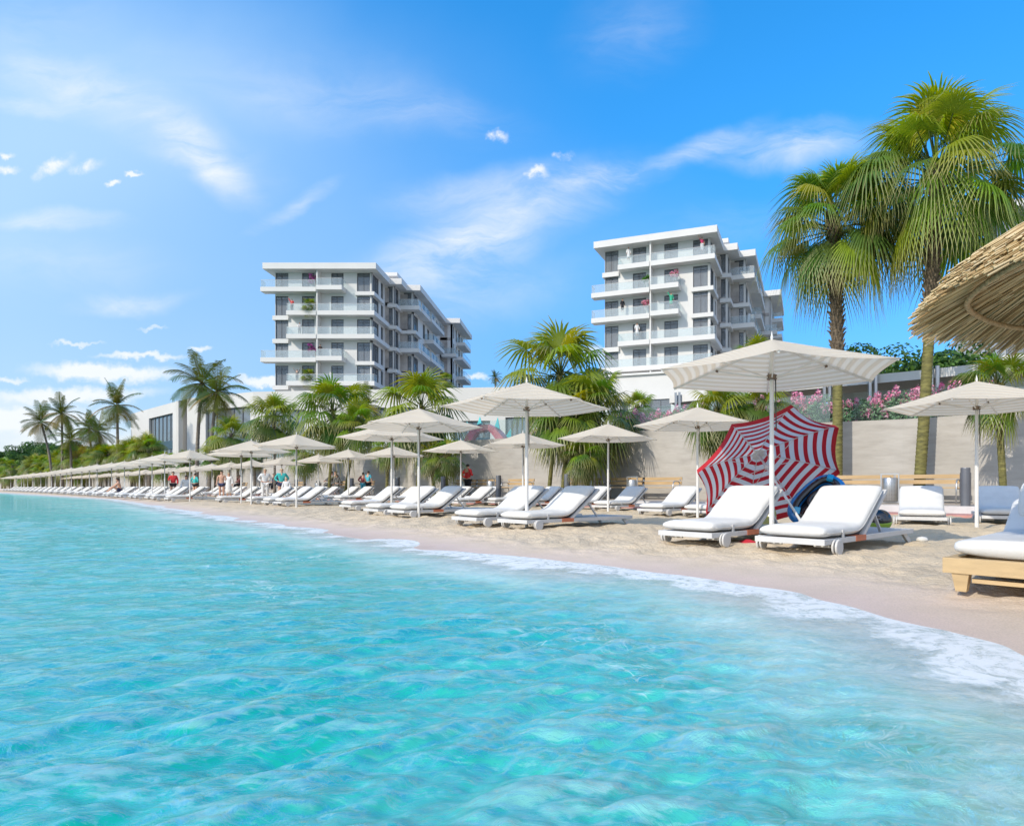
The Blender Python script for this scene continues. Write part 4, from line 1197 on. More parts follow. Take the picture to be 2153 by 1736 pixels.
# lower wing under the angled tower
root = thing('lower_wing', 'white lower wing with small louvred windows beneath the angled tower', 'building', (X(1271, 81.8) - 1.2, 81.8 - 2.2, 0), -R(20))
wall = MB(); fc = Face((0, 0), (1, 0), (0, -1))
ops = [(1.6, 2.7, 9.3, 11.2), (3.1, 4.2, 9.3, 11.2), (5.8, 9.5, 9.3, 11.3), (1.6, 2.7, 6.2, 8.2), (3.1, 4.2, 6.2, 8.2), (6.5, 9.5, 6.2, 8.2), (12, 14, 6.2, 8.2)]
wall_strip(fc, wall, 18, [o for o in ops if o[2] > 9], 8.6, 14.35); wall_strip(fc, wall, 18, [o for o in ops if o[2] < 9], UP_Z - .3, 8.6)
wall.box(17.7, 18, .3, 12, UP_Z - .3, 14.34); wall.box(0, .3, .3, 12, UP_Z - .3, 14.34); wall.build('wall', MWH, root)
mb = MB(); mb.box(.3, 17.7, 1.2, 1.4, UP_Z, 14.2); mb.build('interior', MIN, root)
mb = MB(); mb.box(-.4, 18.4, -.3, 12, 14.352, 14.6); mb.build('roof', MWH, root)
for a0, a1, zb, zt in ops: window(fc, root, a0, a1, zb, zt, muls=(.5,) if a1 - a0 < 2 else (.33, .66), rail_t=.5)

# ---------------------------------------------------------------- pergola and glass balustrade on the upper terrace
MPG = M('pergola_white', (.72, .71, .69), .6, .05, 1); MPS = M('pergola_soffit', (.60, .50, .43), .7, .05, 1); MST = M('brushed_steel', (.55, .55, .56), .32, .08, 6, metal=.85, stretch=(1, 1, .2))
pl = offset_line(WALL, -2.6)[1:6]
pl2 = offset_line(WALL, -4.6)[1:6]
t = thing('terrace_pergola', 'pale flat pergola with paired posts above the pink flowering shrubs', 'pergola', (0, 0, 0))
mb = MB(); zz = [4.25, 4.25, 4.25, 4.22, 4.22]
ribbon(pl, pl2, [z + .30 for z in zz], [z + .30 for z in zz], mb); ribbon(pl, pl, [z for z in zz], [z + .30 for z in zz], mb); ribbon(pl2, pl2, [z + .3 for z in zz], [z for z in zz], mb)
mb.build('roof', MPG, t)
mb = MB(); ribbon(pl2, pl, [z - .28 for z in zz], [z - .003 for z in zz], mb); mb.build('soffit', MPS, t)
for px in (1352, 1423, 1560, 1701, 1806, 1919, 2060):
    p, dr = wall_at(px); n_in = Vector((dr.y, -dr.x)); q = p + n_in * 2.5
    mb = MB()
    for s in (-.09, .09): mb.box(q.x + dr.x * s - .045, q.x + dr.x * s + .045, q.y + dr.y * s - .045, q.y + dr.y * s + .045, UP_Z, 4.62)
    mb.build('post', MST, t)
gl_rng = random.Random(2)
GB = offset_line(WALL, -.18)
t = thing('glass_balustrade', 'clear glass balustrade along the top of the stone wall', 'balustrade', (0, 0, 0))
mpane = M_glass('balustrade_glass', tint=(.92, .97, .97), clear=.92, dark=(.45, .55, .55))
for i in range(2, 8):
    a, b_ = Vector(GB[i]), Vector(GB[i + 1]); n = max(1, int((b_ - a).length / 1.55)); 
    for k in range(n):
        p, q = a.lerp(b_, k / n), a.lerp(b_, (k + .985) / n); e = (q - p).normalized()
        z0, z1 = lerp(WTOP[i], WTOP[i + 1], (k + .5) / n) + .004, lerp(WTOP[i], WTOP[i + 1], (k + .5) / n) + .92
        if p.y > 60: continue
        mb = MB(); nx, ny = -e.y * .008, e.x * .008
        mb.add([(p.x - nx, p.y - ny, z0), (q.x - nx, q.y - ny, z0), (q.x + nx, q.y + ny, z0), (p.x + nx, p.y + ny, z0), (p.x - nx, p.y - ny, z1), (q.x - nx, q.y - ny, z1), (q.x + nx, q.y + ny, z1), (p.x + nx, p.y + ny, z1)], [(3, 2, 1, 0), (4, 5, 6, 7), (0, 1, 5, 4), (1, 2, 6, 5), (2, 3, 7, 6), (3, 0, 4, 7)])
        mb.build('panel', mpane, t)

# ---------------------------------------------------------------- benches, bins, bollards on the promenade
MBW = M('bench_wood', (.55, .38, .20), .55, .2, 2, .15, 30, stretch=(.6, 8, 8))
t = thing('wooden_bench', 'x', 'bench', group='wooden benches along the stone wall')
for k in range(3): mb = MB(); mb.box(-.85, .85, -.20 + k * .14, -.08 + k * .14, .42, .45); mb.build('seat_slat', MBW, t, bevel=.004)
for k in range(2):
    mb = MB(); mb.beam((-.85, .25 + .03 * k, .60 + k * .15), (.85, .25 + .03 * k, .60 + k * .15), .03, .115); mb.build('back_slat', MBW, t, bevel=.004)
for s in (-.78, .78):
    mb = MB(); mb.tube([(s, -.26, 0), (s, -.22, .45), (s, -.18, .62), (s, -.08, .655), (s, .12, .655), (s, .24, .60)], .02, 8); mb.tube([(s, .30, 0), (s, .22, .42), (s, .29, .80)], .02, 8); mb.tube([(s, -.22, .41), (s, .22, .41)], .018, 8)
    mb.build('arm_frame', MST, t, smooth=True)
bench = t; first = [True]


def put(proto, flag, px, off, label, z=PROM_Z, sc=1.0, turn=0.0):
    """set a piece on the promenade, OFF metres out from the wall, facing the sea"""
    p, dr = wall_at(px); n_sea = Vector((-dr.y, dr.x)); q = p + n_sea * off
    o = proto if flag[0] else copy_tree(proto)
    flag[0] = False
    o.location = (q.x, q.y, z); o.rotation_euler = (0, 0, math.atan2(n_sea.y, n_sea.x) + math.pi / 2 + turn); o.scale = (sc,) * 3; o['label'] = label
    return o


for px, lb in ((1968, 'wooden bench behind the tallest palm trunk and the sea facing lounger'), (1822, 'wooden bench half hidden by the inflatable boat'), (1418, 'wooden bench behind the second row parasol by the striped parasol'),
               (1345, 'wooden bench between the bollard and the steel bin at the palm shadows'), (1258, 'wooden bench behind the palm trunks in the middle of the wall'), (1125, 'wooden bench beside the single tall palm trunk'),
               (1056, 'wooden bench between two steel bins'), (1011, 'wooden bench next to the man in the red shirt'), (800, 'wooden bench beyond the teal shirt guest'), (740, 'wooden bench with two people in grey sitting on it'), (655, 'wooden bench beyond the woman in the teal top'), (614, 'wooden bench with the seated dark pair'), (537, 'wooden bench with a seated woman holding a bag')):
    put(bench, first, px, 1.15, lb)
t = thing('litter_bin', 'x', 'litter bin', group='steel litter bins on the promenade')
m = bpy.data.materials.new('perforated_steel'); nt, N, L = nodes_of(m); out = node(nt, 'ShaderNodeOutputMaterial')
tc = node(nt, 'ShaderNodeTexCoord'); sp = node(nt, 'ShaderNodeSeparateXYZ', {0: tc.outputs['Object']})
an = node(nt, 'ShaderNodeMath', {0: sp.outputs[1], 1: sp.outputs[0]}, operation='ARCTAN2')
cb = node(nt, 'ShaderNodeCombineXYZ', {0: node(nt, 'ShaderNodeMath', {0: an.outputs[0], 1: .17}, operation='MULTIPLY').outputs[0], 1: sp.outputs[2]})
vo = node(nt, 'ShaderNodeTexVoronoi', {'Vector': cb.outputs[0], 'Scale': 28.0, 'Randomness': 0.0})
dk = node(nt, 'ShaderNodeMath', {0: vo.outputs['Distance'], 1: .22}, operation='LESS_THAN')
mx = node(nt, 'ShaderNodeMix', data_type='RGBA'); L.new(dk.outputs[0], mx.inputs[0]); mx.inputs[6].default_value = (.55, .55, .55, 1); mx.inputs[7].default_value = (.06, .06, .06, 1)
b = node(nt, 'ShaderNodeBsdfPrincipled', {'Metallic': .8, 'Roughness': .35}); L.new(mx.outputs[2], b.inputs['Base Color']); L.new(b.outputs[0], out.inputs[0])
mb = MB(); mb.lathe([(.18, .05), (.19, .06), (.19, .66), (.18, .68), (.14, .68)], 28); mb.build('drum', m, t, smooth=True)
mb = MB()
for s in (-.215, .215): mb.box(s - .016, s + .016, -.02, .02, 0, .80)
mb.box(-.199, .199, -.02, .02, .768, .80); mb.box(-.199, .199, -.02, .02, 0.01, .04); mb.build('frame', MST, t)
fb = [True]
for px, lb in ((1885, 'steel litter bin in front of the stone wall next to the tallest palm trunk'), (1377, 'steel litter bin right behind the second row parasol pole'), (1291, 'steel litter bin beside a dark bollard at the palm trunks'),
               (1084, 'steel litter bin between benches beside the pink sculpture side'), (1031, 'steel litter bin near the man in the red shirt'), (716, 'steel litter bin behind the guest in grey')):
    put(t, fb, px, 1.5, lb, sc=1.05)
t = thing('bollard_light', 'x', 'bollard', group='grey metal bollards along the kerb')
MBO = M('grey_metal', (.17, .175, .19), .45, .08, 3, metal=.4)
mb = MB(); mb.lathe([(.105, 0), (.105, .90), (.10, .92), (.001, .92)], 24); mb.build('post', MBO, t, smooth=False, bevel=0)
mb = MB(); mb.box(-.115, -.10, -.03, .03, .12, .80); mb.box(.10, .115, -.03, .03, .12, .80); mb.build('groove', MRUB, t)
fb = [True]
for px, lb in ((2081, 'thick grey bollard standing by the thin palm trunk and parasol pole'), (1306, 'dark grey bollard standing right beside a steel bin'), (1164, 'grey bollard between the tall single palm trunk and the palm clump'), (1047, 'dark grey bollard between two steel bins'), (951, 'pale grey bollard at the low palm before the man in red'), (851, 'grey bollard beyond the group of three loungers'), (728, 'grey bollard by the pair in grey')):
    put(t, fb, px, 3.2, lb)

# ---------------------------------------------------------------- pink sculpture
p, dr = wall_at(1028)
n_in = Vector((dr.y, -dr.x)); q = p + n_in * 7.0; d_ = q.y
t = thing('pink_sculpture', 'faceted pink arched play sculpture with teal horns behind the stone wall', 'sculpture', (X(1020, d_), d_, UP_Z), R(0))
MPK = M('pink_paint', (.66, .20, .26), .5, .08, 2); MTL = M('teal_paint', (.04, .52, .54), .45, .1, 2)
g_ = lambda px, py: (X(px, d_) - X(1020, d_), Z(py, d_) - UP_Z)
prof = [g_(*p_) for p_ in ((962, 958), (976, 915), (988, 900), (1000, 892), (1030, 889), (1046, 896), (1078, 930), (1086, 958))]
inn = [g_(*p_) for p_ in ((980, 958), (990, 930), (996, 918), (1004, 908), (1026, 904), (1034, 912), (1052, 938), (1060, 958))]
mb = MB(); vs = []
for (ox_, oz_), (ix, iz) in zip(prof, inn):
    mx_, mz_ = lerp(ox_, ix, .35), lerp(oz_, iz, .35)
    vs += [(ox_, .35, oz_ - .05), (mx_, -.45, mz_ + .02), (ix, -.25, iz), (ix, .9, iz), (ox_, 1.1, oz_ - .05)]
fs = []
for i in range(len(prof) - 1):
    for k in range(5): fs.append((i * 5 + k, i * 5 + (k + 1) % 5, (i + 1) * 5 + (k + 1) % 5, (i + 1) * 5 + k))
mb.add(vs, fs + [(0, 1, 2, 3, 4), tuple(range(35, 40))[::-1]]); mb.build('body', MPK, t)
for (ax_, ay_), (bx_, by_), (cx_, cy_) in (((1003, 893), (1012, 890), (1008, 874)), ((1040, 896), (1050, 902), (1046, 876)), ((1064, 916), (1074, 928), (1074, 899)), ((984, 905), (990, 898), (980, 884))):
    a, b_, c = g_(ax_, ay_), g_(bx_, by_), g_(cx_, cy_)
    mb = MB(); mb.add([(a[0], -.1, a[1]), (b_[0], -.1, b_[1]), (b_[0], .35, b_[1] - .02), (a[0], .35, a[1] - .02), (c[0], .1, c[1])], [(0, 1, 4), (1, 2, 4), (2, 3, 4), (3, 0, 4), (3, 2, 1, 0)]); mb.build('horn', MTL, t)
# ---------------------------------------------------------------- palms
MFAN = M_tint('fan_leaf', .38, .42, .45)
MCOC = M_tint('coconut_leaf', .45, .28, .35)
MTG = M('green_palm_trunk', (.20, .18, .055), .75, .35, 5, .7, 18, stretch=(1, 1, 3.5), col2=(.08, .075, .025))
MTB = M('fibrous_trunk', (.19, .145, .10), .9, .45, 6, .9, 16, stretch=(1, 1, 2), col2=(.06, .045, .03))
MTC = M('grey_palm_trunk', (.22, .185, .15), .85, .35, 3, .6, 14, stretch=(1, 1, 4), col2=(.10, .085, .07))
GREENS = [(.15, .215, .02), (.11, .18, .022), (.21, .265, .026), (.085, .15, .028), (.07, .125, .032)]


def fan_crown(seed, n_leaf, Rl, pet, nseg, nst, e_hi=88, e_lo=-58, fold=True, droop=.62, dry=.0, bright=1.0):
    r = random.Random(seed); mb = MB(); up = Vector((0, 0, 1))
    for i in range(n_leaf):
        t = i / (n_leaf - 1)
        el = R(lerp(e_hi, e_lo, t ** .85) + r.uniform(-14, 14)); az = i * 2.39996 + r.uniform(-.3, .3)
        d0 = Vector((math.cos(el) * math.cos(az), math.cos(el) * math.sin(az), math.sin(el)))
        Lp = pet * r.uniform(.75, 1.15) * (.75 + .35 * math.sin(math.pi * min(1, t * 1.1)))
        base = d0 * .06 + Vector((0, 0, -.45 * pet * t))
        pts = [base + d0 * Lp * k / 4 - up * (.16 * Lp * t * (k / 4) ** 2) for k in range(5)]
        f = (pts[4] - pts[3]).normalized(); f = (f - up * (.18 + .35 * t)).normalized()
        s = f.cross(up)
        if s.length < .15: s = Vector((-math.sin(az), math.cos(az), 0))
        s.normalize(); s = (Matrix.Rotation(r.uniform(-.35, .35), 3, f) @ s); n = s.cross(f).normalized()
        if n.z < 0: n = -n
        g = r.choice(GREENS[:3] if t < .4 else GREENS[1:4] if t < .75 else GREENS[2:]); g = tuple(c * r.uniform(.8, 1.2) * bright for c in g)
        if t < .25: g = (g[0] * 1.45, g[1] * 1.25, g[2])
        tip = (.42, .36, .17) if t > .35 else (g[0] * 1.3, g[1] * 1.15, g[2] * 1.2)
        if r.random() < dry * t * t: g = (.20, .15, .06); tip = (.28, .21, .10)
        pc = (.11, .16, .03)
        mb.tube(pts, [.020 * Rl, .016 * Rl, .014 * Rl, .012 * Rl, .011 * Rl], 4, col=pc)
        end = pts[4]; Rr = Rl * r.uniform(.74, 1.14); span = R(r.uniform(118, 140))
        dp = droop * r.uniform(.7, 1.25) * (.55 + .75 * t)
        da = 2 * span / nseg
        for k in range(nseg):
            a = -span + da * (k + .5) + r.uniform(-.12, .12) * da
            Ls = Rr * (.80 + .20 * math.cos(a)) * r.uniform(.9, 1.08)
            dr = (f * math.cos(a) + s * math.sin(a)).normalized()
            sw = (-f * math.sin(a) + s * math.cos(a)).normalized()
            twist = r.uniform(-.25, .25)
            vs = []; cs = []; fs = []
            for j in range(nst + 1):
                q = j / nst; rr = Ls * q
                w_ = min(rr * math.tan(da / 2) * 1.02, Rr * math.tan(da / 2) * .36 * max(0.03, 1 - ((q - .34) / .66) ** 1.6 if q > .34 else 1))
                c_ = end + dr * rr + n * (.10 * Rr * math.sin(math.pi * min(1, q * 1.2)) - .12 * Rr * abs(math.sin(a)) * q) - up * (dp * Rr * 1.25 * max(0, q - .28) ** 1.8)
                side = (sw + n * twist * q).normalized() * w_
                cc = tuple(lerp(g[m_], tip[m_], max(0, (q - .55) / .45) ** 1.3) for m_ in range(3))
                if fold:
                    vs += [tuple(c_ - side), tuple(c_ + n * w_ * .55), tuple(c_ + side)]; cs += [cc, tuple(x * 1.1 for x in cc), cc]
                else:
                    vs += [tuple(c_ - side), tuple(c_ + side)]; cs += [cc, cc]
            st = 3 if fold else 2
            for j in range(nst):
                for m_ in range(st - 1): fs.append((j * st + m_, j * st + m_ + 1, (j + 1) * st + m_ + 1, (j + 1) * st + m_))
            mb.add(vs, fs, 0, cs)
    return mb


def frond_crown(seed, n_fr, Lf, nl=26, e_hi=80, e_lo=-50, gold=.3):
    r = random.Random(seed); mb = MB(); up = Vector((0, 0, 1))
    for i in range(n_fr):
        t = i / (n_fr - 1); el = R(lerp(e_hi, e_lo, t) + r.uniform(-10, 10)); az = i * 2.39996 + r.uniform(-.35, .35)
        d0 = Vector((math.cos(el) * math.cos(az), math.cos(el) * math.sin(az), math.sin(el))); Lr = Lf * r.uniform(.82, 1.08)
        g = r.choice(((.06, .105, .014), (.085, .12, .014), (.045, .085, .016), (.11, .125, .016))); g = tuple(c * r.uniform(.8, 1.2) for c in g)
        if r.random() < gold * t: g = (.22, .15, .03)
        pts = []; p = Vector((0, 0, 0)); d = d0.copy(); N_ = 12
        for k in range(N_ + 1):
            pts.append(p.copy()); p = p + d * (Lr / N_); d = (d - up * (.075 + .055 * (1 - abs(d.z))) * (.7 + .5 * k / N_)).normalized()
        mb.tube(pts, [lerp(.035, .006, k / N_) * Lf / 2.4 for k in range(N_ + 1)], 4, col=(.16, .15, .04))
        for k in range(nl):
            q = .10 + .90 * (k + .5) / nl; fi = q * N_; i0 = min(N_ - 1, int(fi)); c0 = pts[i0].lerp(pts[i0 + 1], fi - i0); tg = (pts[i0 + 1] - pts[i0]).normalized()
            s = tg.cross(up)
            if s.length < .1: s = Vector((-math.sin(az), math.cos(az), 0))
            s.normalize(); n = s.cross(tg).normalized()
            ll = Lr * .30 * math.sin(math.pi * (.12 + .80 * q)) ** .7 * r.uniform(.85, 1.1)
            for sg in (-1, 1):
                dr = (s * sg * .80 + tg * .55 + n * .22).normalized(); vs = []; cs = []
                w0 = .045 * Lf / 2.4
                for j in range(4):
                    u = j / 3; c_ = c0 + dr * ll * u - up * (ll * .55 * u * u); w_ = w0 * (1 - u) ** .7 * (1 if j else .5) + .002
                    vs += [tuple(c_ - tg * w_), tuple(c_ + tg * w_)]; cc = tuple(x * lerp(1, 1.25, u) for x in g); cs += [cc, cc]
                mb.add(vs, [(0, 1, 3, 2), (2, 3, 5, 4), (4, 5, 7, 6)], 0, cs)
    return mb


def trunk_path(p0, p1, bend, n=12):
    p0, p1 = Vector(p0), Vector(p1); b = Vector(bend)
    return [p0.lerp(p1, i / n) + b * math.sin(math.pi * i / n) for i in range(n + 1)]


def ringed(mb, pts, r0, r1, rings=30, n=10, flare=1.35):
    """tapered trunk with leaf-scar rings"""
    path = []; rad = []; m_ = len(pts) - 1
    for k in range(rings * 3 + 1):
        t = k / (rings * 3); fi = t * m_; i0 = min(m_ - 1, int(fi)); path.append(pts[i0].lerp(pts[i0 + 1], fi - i0))
        rr = lerp(r0, r1, t) * (1 + (flare - 1) * max(0, 1 - t * 9)); rad.append(rr * (1.0 if k % 3 else 1.07))
    mb.tube(path, rad, n)


def boots(mb, pts, r0, seed, n=120, length=.22):
    """old leaf bases clasping the top of a trunk"""
    r = random.Random(seed); m_ = len(pts) - 1
    for i in range(n):
        t = i / n; fi = t * m_; i0 = min(m_ - 1, int(fi)); c = pts[i0].lerp(pts[i0 + 1], fi - i0); a = i * 2.39996; e = Vector((math.cos(a), math.sin(a), 0))
        p0 = c + e * r0 * .8; p1 = c + e * (r0 * 1.25 + .02) + Vector((0, 0, length * r.uniform(.5, 1))); p2 = p1 + e * .07 * r.uniform(.2, 1.4) + Vector((0, 0, .06))
        mb.tube([p0, p1, p2], [.045, .03, .012], 4)


def big_palm(label, base, top, bend, crown_seed, n_leaf, Rl, pet, fib_from):
    t = thing('fan_palm', label, 'palm tree', base)
    pts = trunk_path((0, 0, -.1), Vector(top) - Vector(base), bend, 16)
    k = int(16 * fib_from)
    mb = MB(); ringed(mb, pts[:k + 1], .155, .14, 46, 14, 1.2); mb.build('trunk', MTG, t, smooth=True)
    mb = MB(); ringed(mb, pts[k:], .165, .15, 16, 12, 1.0); boots(mb, pts[k:], .15, crown_seed, 170); mb.build('fibrous_trunk', MTB, t)
    o = fan_crown(crown_seed, n_leaf, Rl, pet, 40, 7, e_hi=88, e_lo=-44, droop=.82, bright=1.3).build('crown', MFAN, t, smooth=True)
    o.location = Vector(top) - Vector(base)
    return t


d1 = wall_at(1930)[0].y - 1.0
big_palm('tallest fan palm with a broad shaggy crown, trunk standing in front of the bench', (X(1929, 18.2), 18.2, PROM_Z), (X(1968, 18.2), 18.2, Z(352, 18.2)), (.05, 0, 0), 11, 60, 1.50, 1.55, .60)
big_palm('tall fan palm with fibrous brown upper trunk, smaller of the two giant palms', (X(1759, 19.5), 19.5, PROM_Z), (X(1752, 19.5), 19.5, Z(462, 19.5)), (.06, 0, 0), 23, 48, 1.28, 1.22, .50)

crowns = [fan_crown(31 + i, 40, .62, .55, 22, 4, e_hi=88, e_lo=-62, fold=False, droop=.7, bright=1.05).mesh('fan_crown', MFAN, True) for i in range(4)]
fcr = [frond_crown(51 + i, 22, 1.15, 20).mesh('frond_crown', MCOC, True) for i in range(4)]
PT = PROM_Z


def palm(kind, label, px, py, rad, bpx, d, z0=PROM_Z, group=None, idx=0, tr=.085, dd=0.0):
    """crown centre pixel and radius, trunk foot pixel column, distance"""
    if kind == 'c': rad *= .92
    if kind == 'f': py += rad * .14; rad *= .90
    bx = X(bpx, d); top = Vector((X(px, d + dd), d + dd, Z(py, d))); sc = rad * d / F
    t = thing('fan_palm' if kind == 'f' else 'coconut_palm', label, 'palm tree', (bx, d, z0), 0, group)
    rel = top - Vector((bx, d, z0))
    mb = MB(); pts = trunk_path((0, 0, -.1), rel, (-.25 * rel.x, .0, 0) if kind == 'c' else (rng.uniform(-.06, .06), 0, 0), 10)
    ringed(mb, pts, tr * (1.0 if kind == 'f' else 1.35), tr * .85, 22, 8, 1.5 if kind == 'c' else 1.25)
    if kind == 'f': boots(mb, pts[8:], tr * .9, idx + 3, 34, .14)
    mb.build('trunk', MTG if kind == 'f' and d < 40 else MTC, t, smooth=(kind == 'c'))
    c = bpy.data.objects.new('crown', (crowns if kind == 'f' else fcr)[idx % 4]); COL.objects.link(c); c.parent = t
    c.location = rel; c.scale = (sc,) * 3; c.rotation_euler = (rng.uniform(-.12, .12), rng.uniform(-.12, .12), rng.uniform(0, 6.28))
    return t


def on_wall(px, off=1.0):
    p, dr = wall_at(px); return p.y - off


FP = [(1178, 762, 142, 1152, 25.6, 'tall fan palm topping the clump beside the sky gap, trunk nearest the single bollard'), (1252, 842, 116, 1200, 24.6, 'fan palm crowning the lower side of the clump, between the two white towers'),
      (1190, 862, 88, 1180, 24.0, 'low fan palm at the heart of the clump, second of its trunks'), (1225, 945, 54, 1243, 23.2, 'short fan palm with one broad drooping leaf over the second row parasol'),
      (886, 838, 104, 876, 30.5, 'full fan palm standing behind three loungers, trunk by the parasol pole'), (700, 848, 92, 690, 36.5, 'bright green fan palm in front of the low building between two parasols'),
      (752, 880, 62, 724, 35.0, 'lower fan palm leaning out beside the bright green one'), (575, 866, 68, 577, 44, 'fan palm before the low building, rising behind the blond person in teal'),
      (486, 905, 52, 480, 52, 'fan palm below the paired coconut palms'), (940, 950, 50, 939, 28.6, 'short fan palm drooping over the man in the red shirt'), (640, 945, 46, 640, 40, 'small fan palm behind the parasols over the robed couple'),
      (1510, 852, 84, 1491, 20.8, 'fan palm peeping out below the large beige parasol, slim trunk before the wall'), (1600, 835, 66, 1592, 20.4, 'fan palm directly behind the large parasol pole'),
      (2096, 795, 92, 2111, 15.6, 'slim fan palm at the grey bollard under the straw parasol'), (815, 935, 42, 812, 33.5, 'low fan palm trunk by the teal shirt guest'), (905, 950, 40, 914, 29.5, 'low drooping fan palm beside the bollard behind three loungers')]
for i, (px, py, rad, bpx, d, lb) in enumerate(FP): palm('f', lb, px, py, rad, bpx, d, idx=i)
palm('f', 'fan palm showing its tips over the large parasol in front of the angled tower', 1588, 748, 66, 1588, 46, z0=UP_Z, idx=2, tr=.14)
palm('f', 'fan palm partly behind the pergola near the lower wing', 1340, 850, 50, 1340, 38, z0=UP_Z, idx=3)
palm('f', 'small dark palm planted at the foot of the flat fronted tower', 936, 795, 22, 936, 84.5, z0=PZ, idx=1)
palm('c', 'tiny lone palm standing on the roof line against the sky', 1041, 794, 17, 1041, 95, z0=PZ, idx=1)
CP = [(86, 888, 44, 110, 110, 'slanting coconut palm outermost of the group over the far beach'), (130, 870, 44, 131, 105, 'upright coconut palm second from the open sea'), (148, 925, 38, 150, 100, 'short coconut palm with drooping fronds behind the far parasols'),
      (205, 908, 48, 222, 96, 'coconut palm with yellowed fronds before the broadleaf wood'), (246, 853, 54, 248, 86, 'coconut palm beside the corner of the low building'), (186, 900, 36, 196, 104, 'coconut palm in the middle of the far group'),
      (424, 806, 72, 413, 63, 'taller coconut palm of the pair in front of the low building'), (456, 826, 66, 440, 60, 'fuller coconut palm of the pair in front of the low building'), (772, 852, 44, 776, 60, 'grey green coconut palm behind the bright fan palm')]
for i, (px, py, rad, bpx, d, lb) in enumerate(CP): palm('c', lb, px, py, rad, bpx, d, idx=i, tr=.16 if d > 70 else .15)
LFT = 'bushy fan palm in the green belt behind the distant parasols'
for i in range(46):
    px = rng.uniform(-30, 318); base_d = on_wall(max(px, 1), rng.uniform(.8, 2.6)) if px > 5 else 160
    hi = lerp(985, 945, max(0, px) / 310); py = hi + rng.uniform(-12, 26); rad = lerp(20, 40, max(0, px) / 310) * rng.uniform(.85, 1.15)
    palm('f', LFT, px, py, rad, px + rng.uniform(-5, 5), base_d, group='fan palms behind the distant parasols', idx=i, tr=.16)
for px, py, rad in ((345, 968, 34), (392, 962, 30), (500, 945, 34), (452, 950, 40), (535, 950, 30)):
    palm('f', 'small fan palm between the parasols and the low building', px, py, rad, px, on_wall(px, 1.2), group='small fan palms by the low building', idx=int(px), tr=.12)


# ---------------------------------------------------------------- broadleaf trees, shrubs, balcony plants
def leaf_cloud(seed, lumps, n, size, cols, flat=.75):
    r = random.Random(seed); mb = MB()
    for i in range(n):
        cx_, cy_, cz_, rr = r.choice(lumps)
        v = Vector((r.gauss(0, 1), r.gauss(0, 1), r.gauss(0, 1))).normalized() * rr * r.uniform(.55, 1.05) ** .5
        p = Vector((cx_ + v.x, cy_ + v.y, cz_ + v.z * flat))
        nrm = (v.normalized() + Vector((r.gauss(0, .5), r.gauss(0, .5), r.gauss(0, .5) + .3))).normalized()
        a = nrm.orthogonal().normalized(); a = Matrix.Rotation(r.uniform(0, 6.28), 3, nrm) @ a; b = nrm.cross(a)
        s = size * r.uniform(.6, 1.4); c = r.choice(cols); g = r.uniform(.75, 1.25); c = (c[0] * g, c[1] * g, c[2] * g)
        mb.add([tuple(p - a * s - b * s * .2), tuple(p + b * s * .55), tuple(p + a * s), tuple(p - b * s * .55)], [(0, 1, 2, 3)], 0, c)
    return mb


MBL = M_tint('broad_leaf', .5, .25, .3)
DG = [(.05, .12, .022), (.07, .15, .026), (.035, .09, .024), (.09, .17, .03)]


def lumps_for(seed, w_, h_, n):
    r = random.Random(seed); return [(r.uniform(-1, 1) * w_ * .6, r.uniform(-1, 1) * w_ * .6, r.uniform(.35, .9) * h_, r.uniform(.24, .42) * w_) for _ in range(n)]


tm = [leaf_cloud(61 + i, lumps_for(71 + i, 5, 9, 20), 6500, .20, DG).mesh('tree_crown', MBL) for i in range(3)]


def tree(label, px, d, h, i, z0=UP_Z, group=None, name='broadleaf_tree'):
    t = thing(name, label, 'tree', (X(px, d), d, z0), rng.uniform(0, 6), group)
    mb = MB(); mb.tube([(0, 0, -.2), (.15, .1, h * .25), (.0, .2, h * .55)], [.28, .22, .12], 8)
    for k in range(5):
        a = k * 1.3; mb.tube([(.08, .12, h * (.25 + .05 * k)), (math.cos(a) * 1.6, math.sin(a) * 1.6, h * (.5 + .06 * k))], [.1, .04], 5)
    mb.build('trunk', MTC, t)
    c = bpy.data.objects.new('crown', tm[i % 3]); COL.objects.link(c); c.parent = t; c.scale = (h / 9,) * 3
    return t


for i, (px, d, h) in enumerate(((12, 185, 9.0), (42, 190, 10.4), (72, 190, 11.6), (100, 195, 12.6), (128, 185, 11.5), (155, 190, 11), (-20, 190, 9), (180, 180, 10), (58, 175, 8.0), (250, 175, 9), (290, 150, 8), (112, 172, 8.5))):
    tree('dense broadleaf tree in the dark green wood beyond the far palms', px, d, h, i, group='broadleaf trees beyond the far beach')
for i, (px, d, h, lb) in enumerate(((1880, 52, 9.8, 'rounded dark green tree behind the pergola next to the large parasol tip'), (1925, 56, 10.6, 'dark green tree rising between the two giant palm trunks and the straw parasol'), (1975, 54, 9.9, 'dark green tree close to the straw parasol rim'))):
    tree(lb, px, d, h, i + 1)
# pink flowering shrubs
MPF = M_tint('pink_petal', .6, .35, .2)
PK = [(.82, .26, .42), (.85, .40, .52), (.78, .18, .36), (.88, .52, .60)]
LG = [(.17, .26, .12), (.21, .30, .16), (.13, .21, .09), (.25, .32, .2)]


def oleander(seed, h=1.08, w_=.7):
    r = random.Random(seed)
    gl_ = [(r.uniform(-w_, w_) * .7, r.uniform(-.3, .3), r.uniform(.25, .85) * h, .34) for _ in range(12)]
    leaf = leaf_cloud(seed, gl_, 1300, .065, LG, 1.1)
    pts = [(r.uniform(-w_, w_), r.uniform(-.42, .2), r.uniform(.4, 1.12) * h, r.uniform(.08, .15)) for _ in range(12)]
    return leaf.mesh('oleander_leaves', MBL), leaf_cloud(seed + 1, pts, 620, .045, PK, 1.6).mesh('oleander_flowers', MPF)


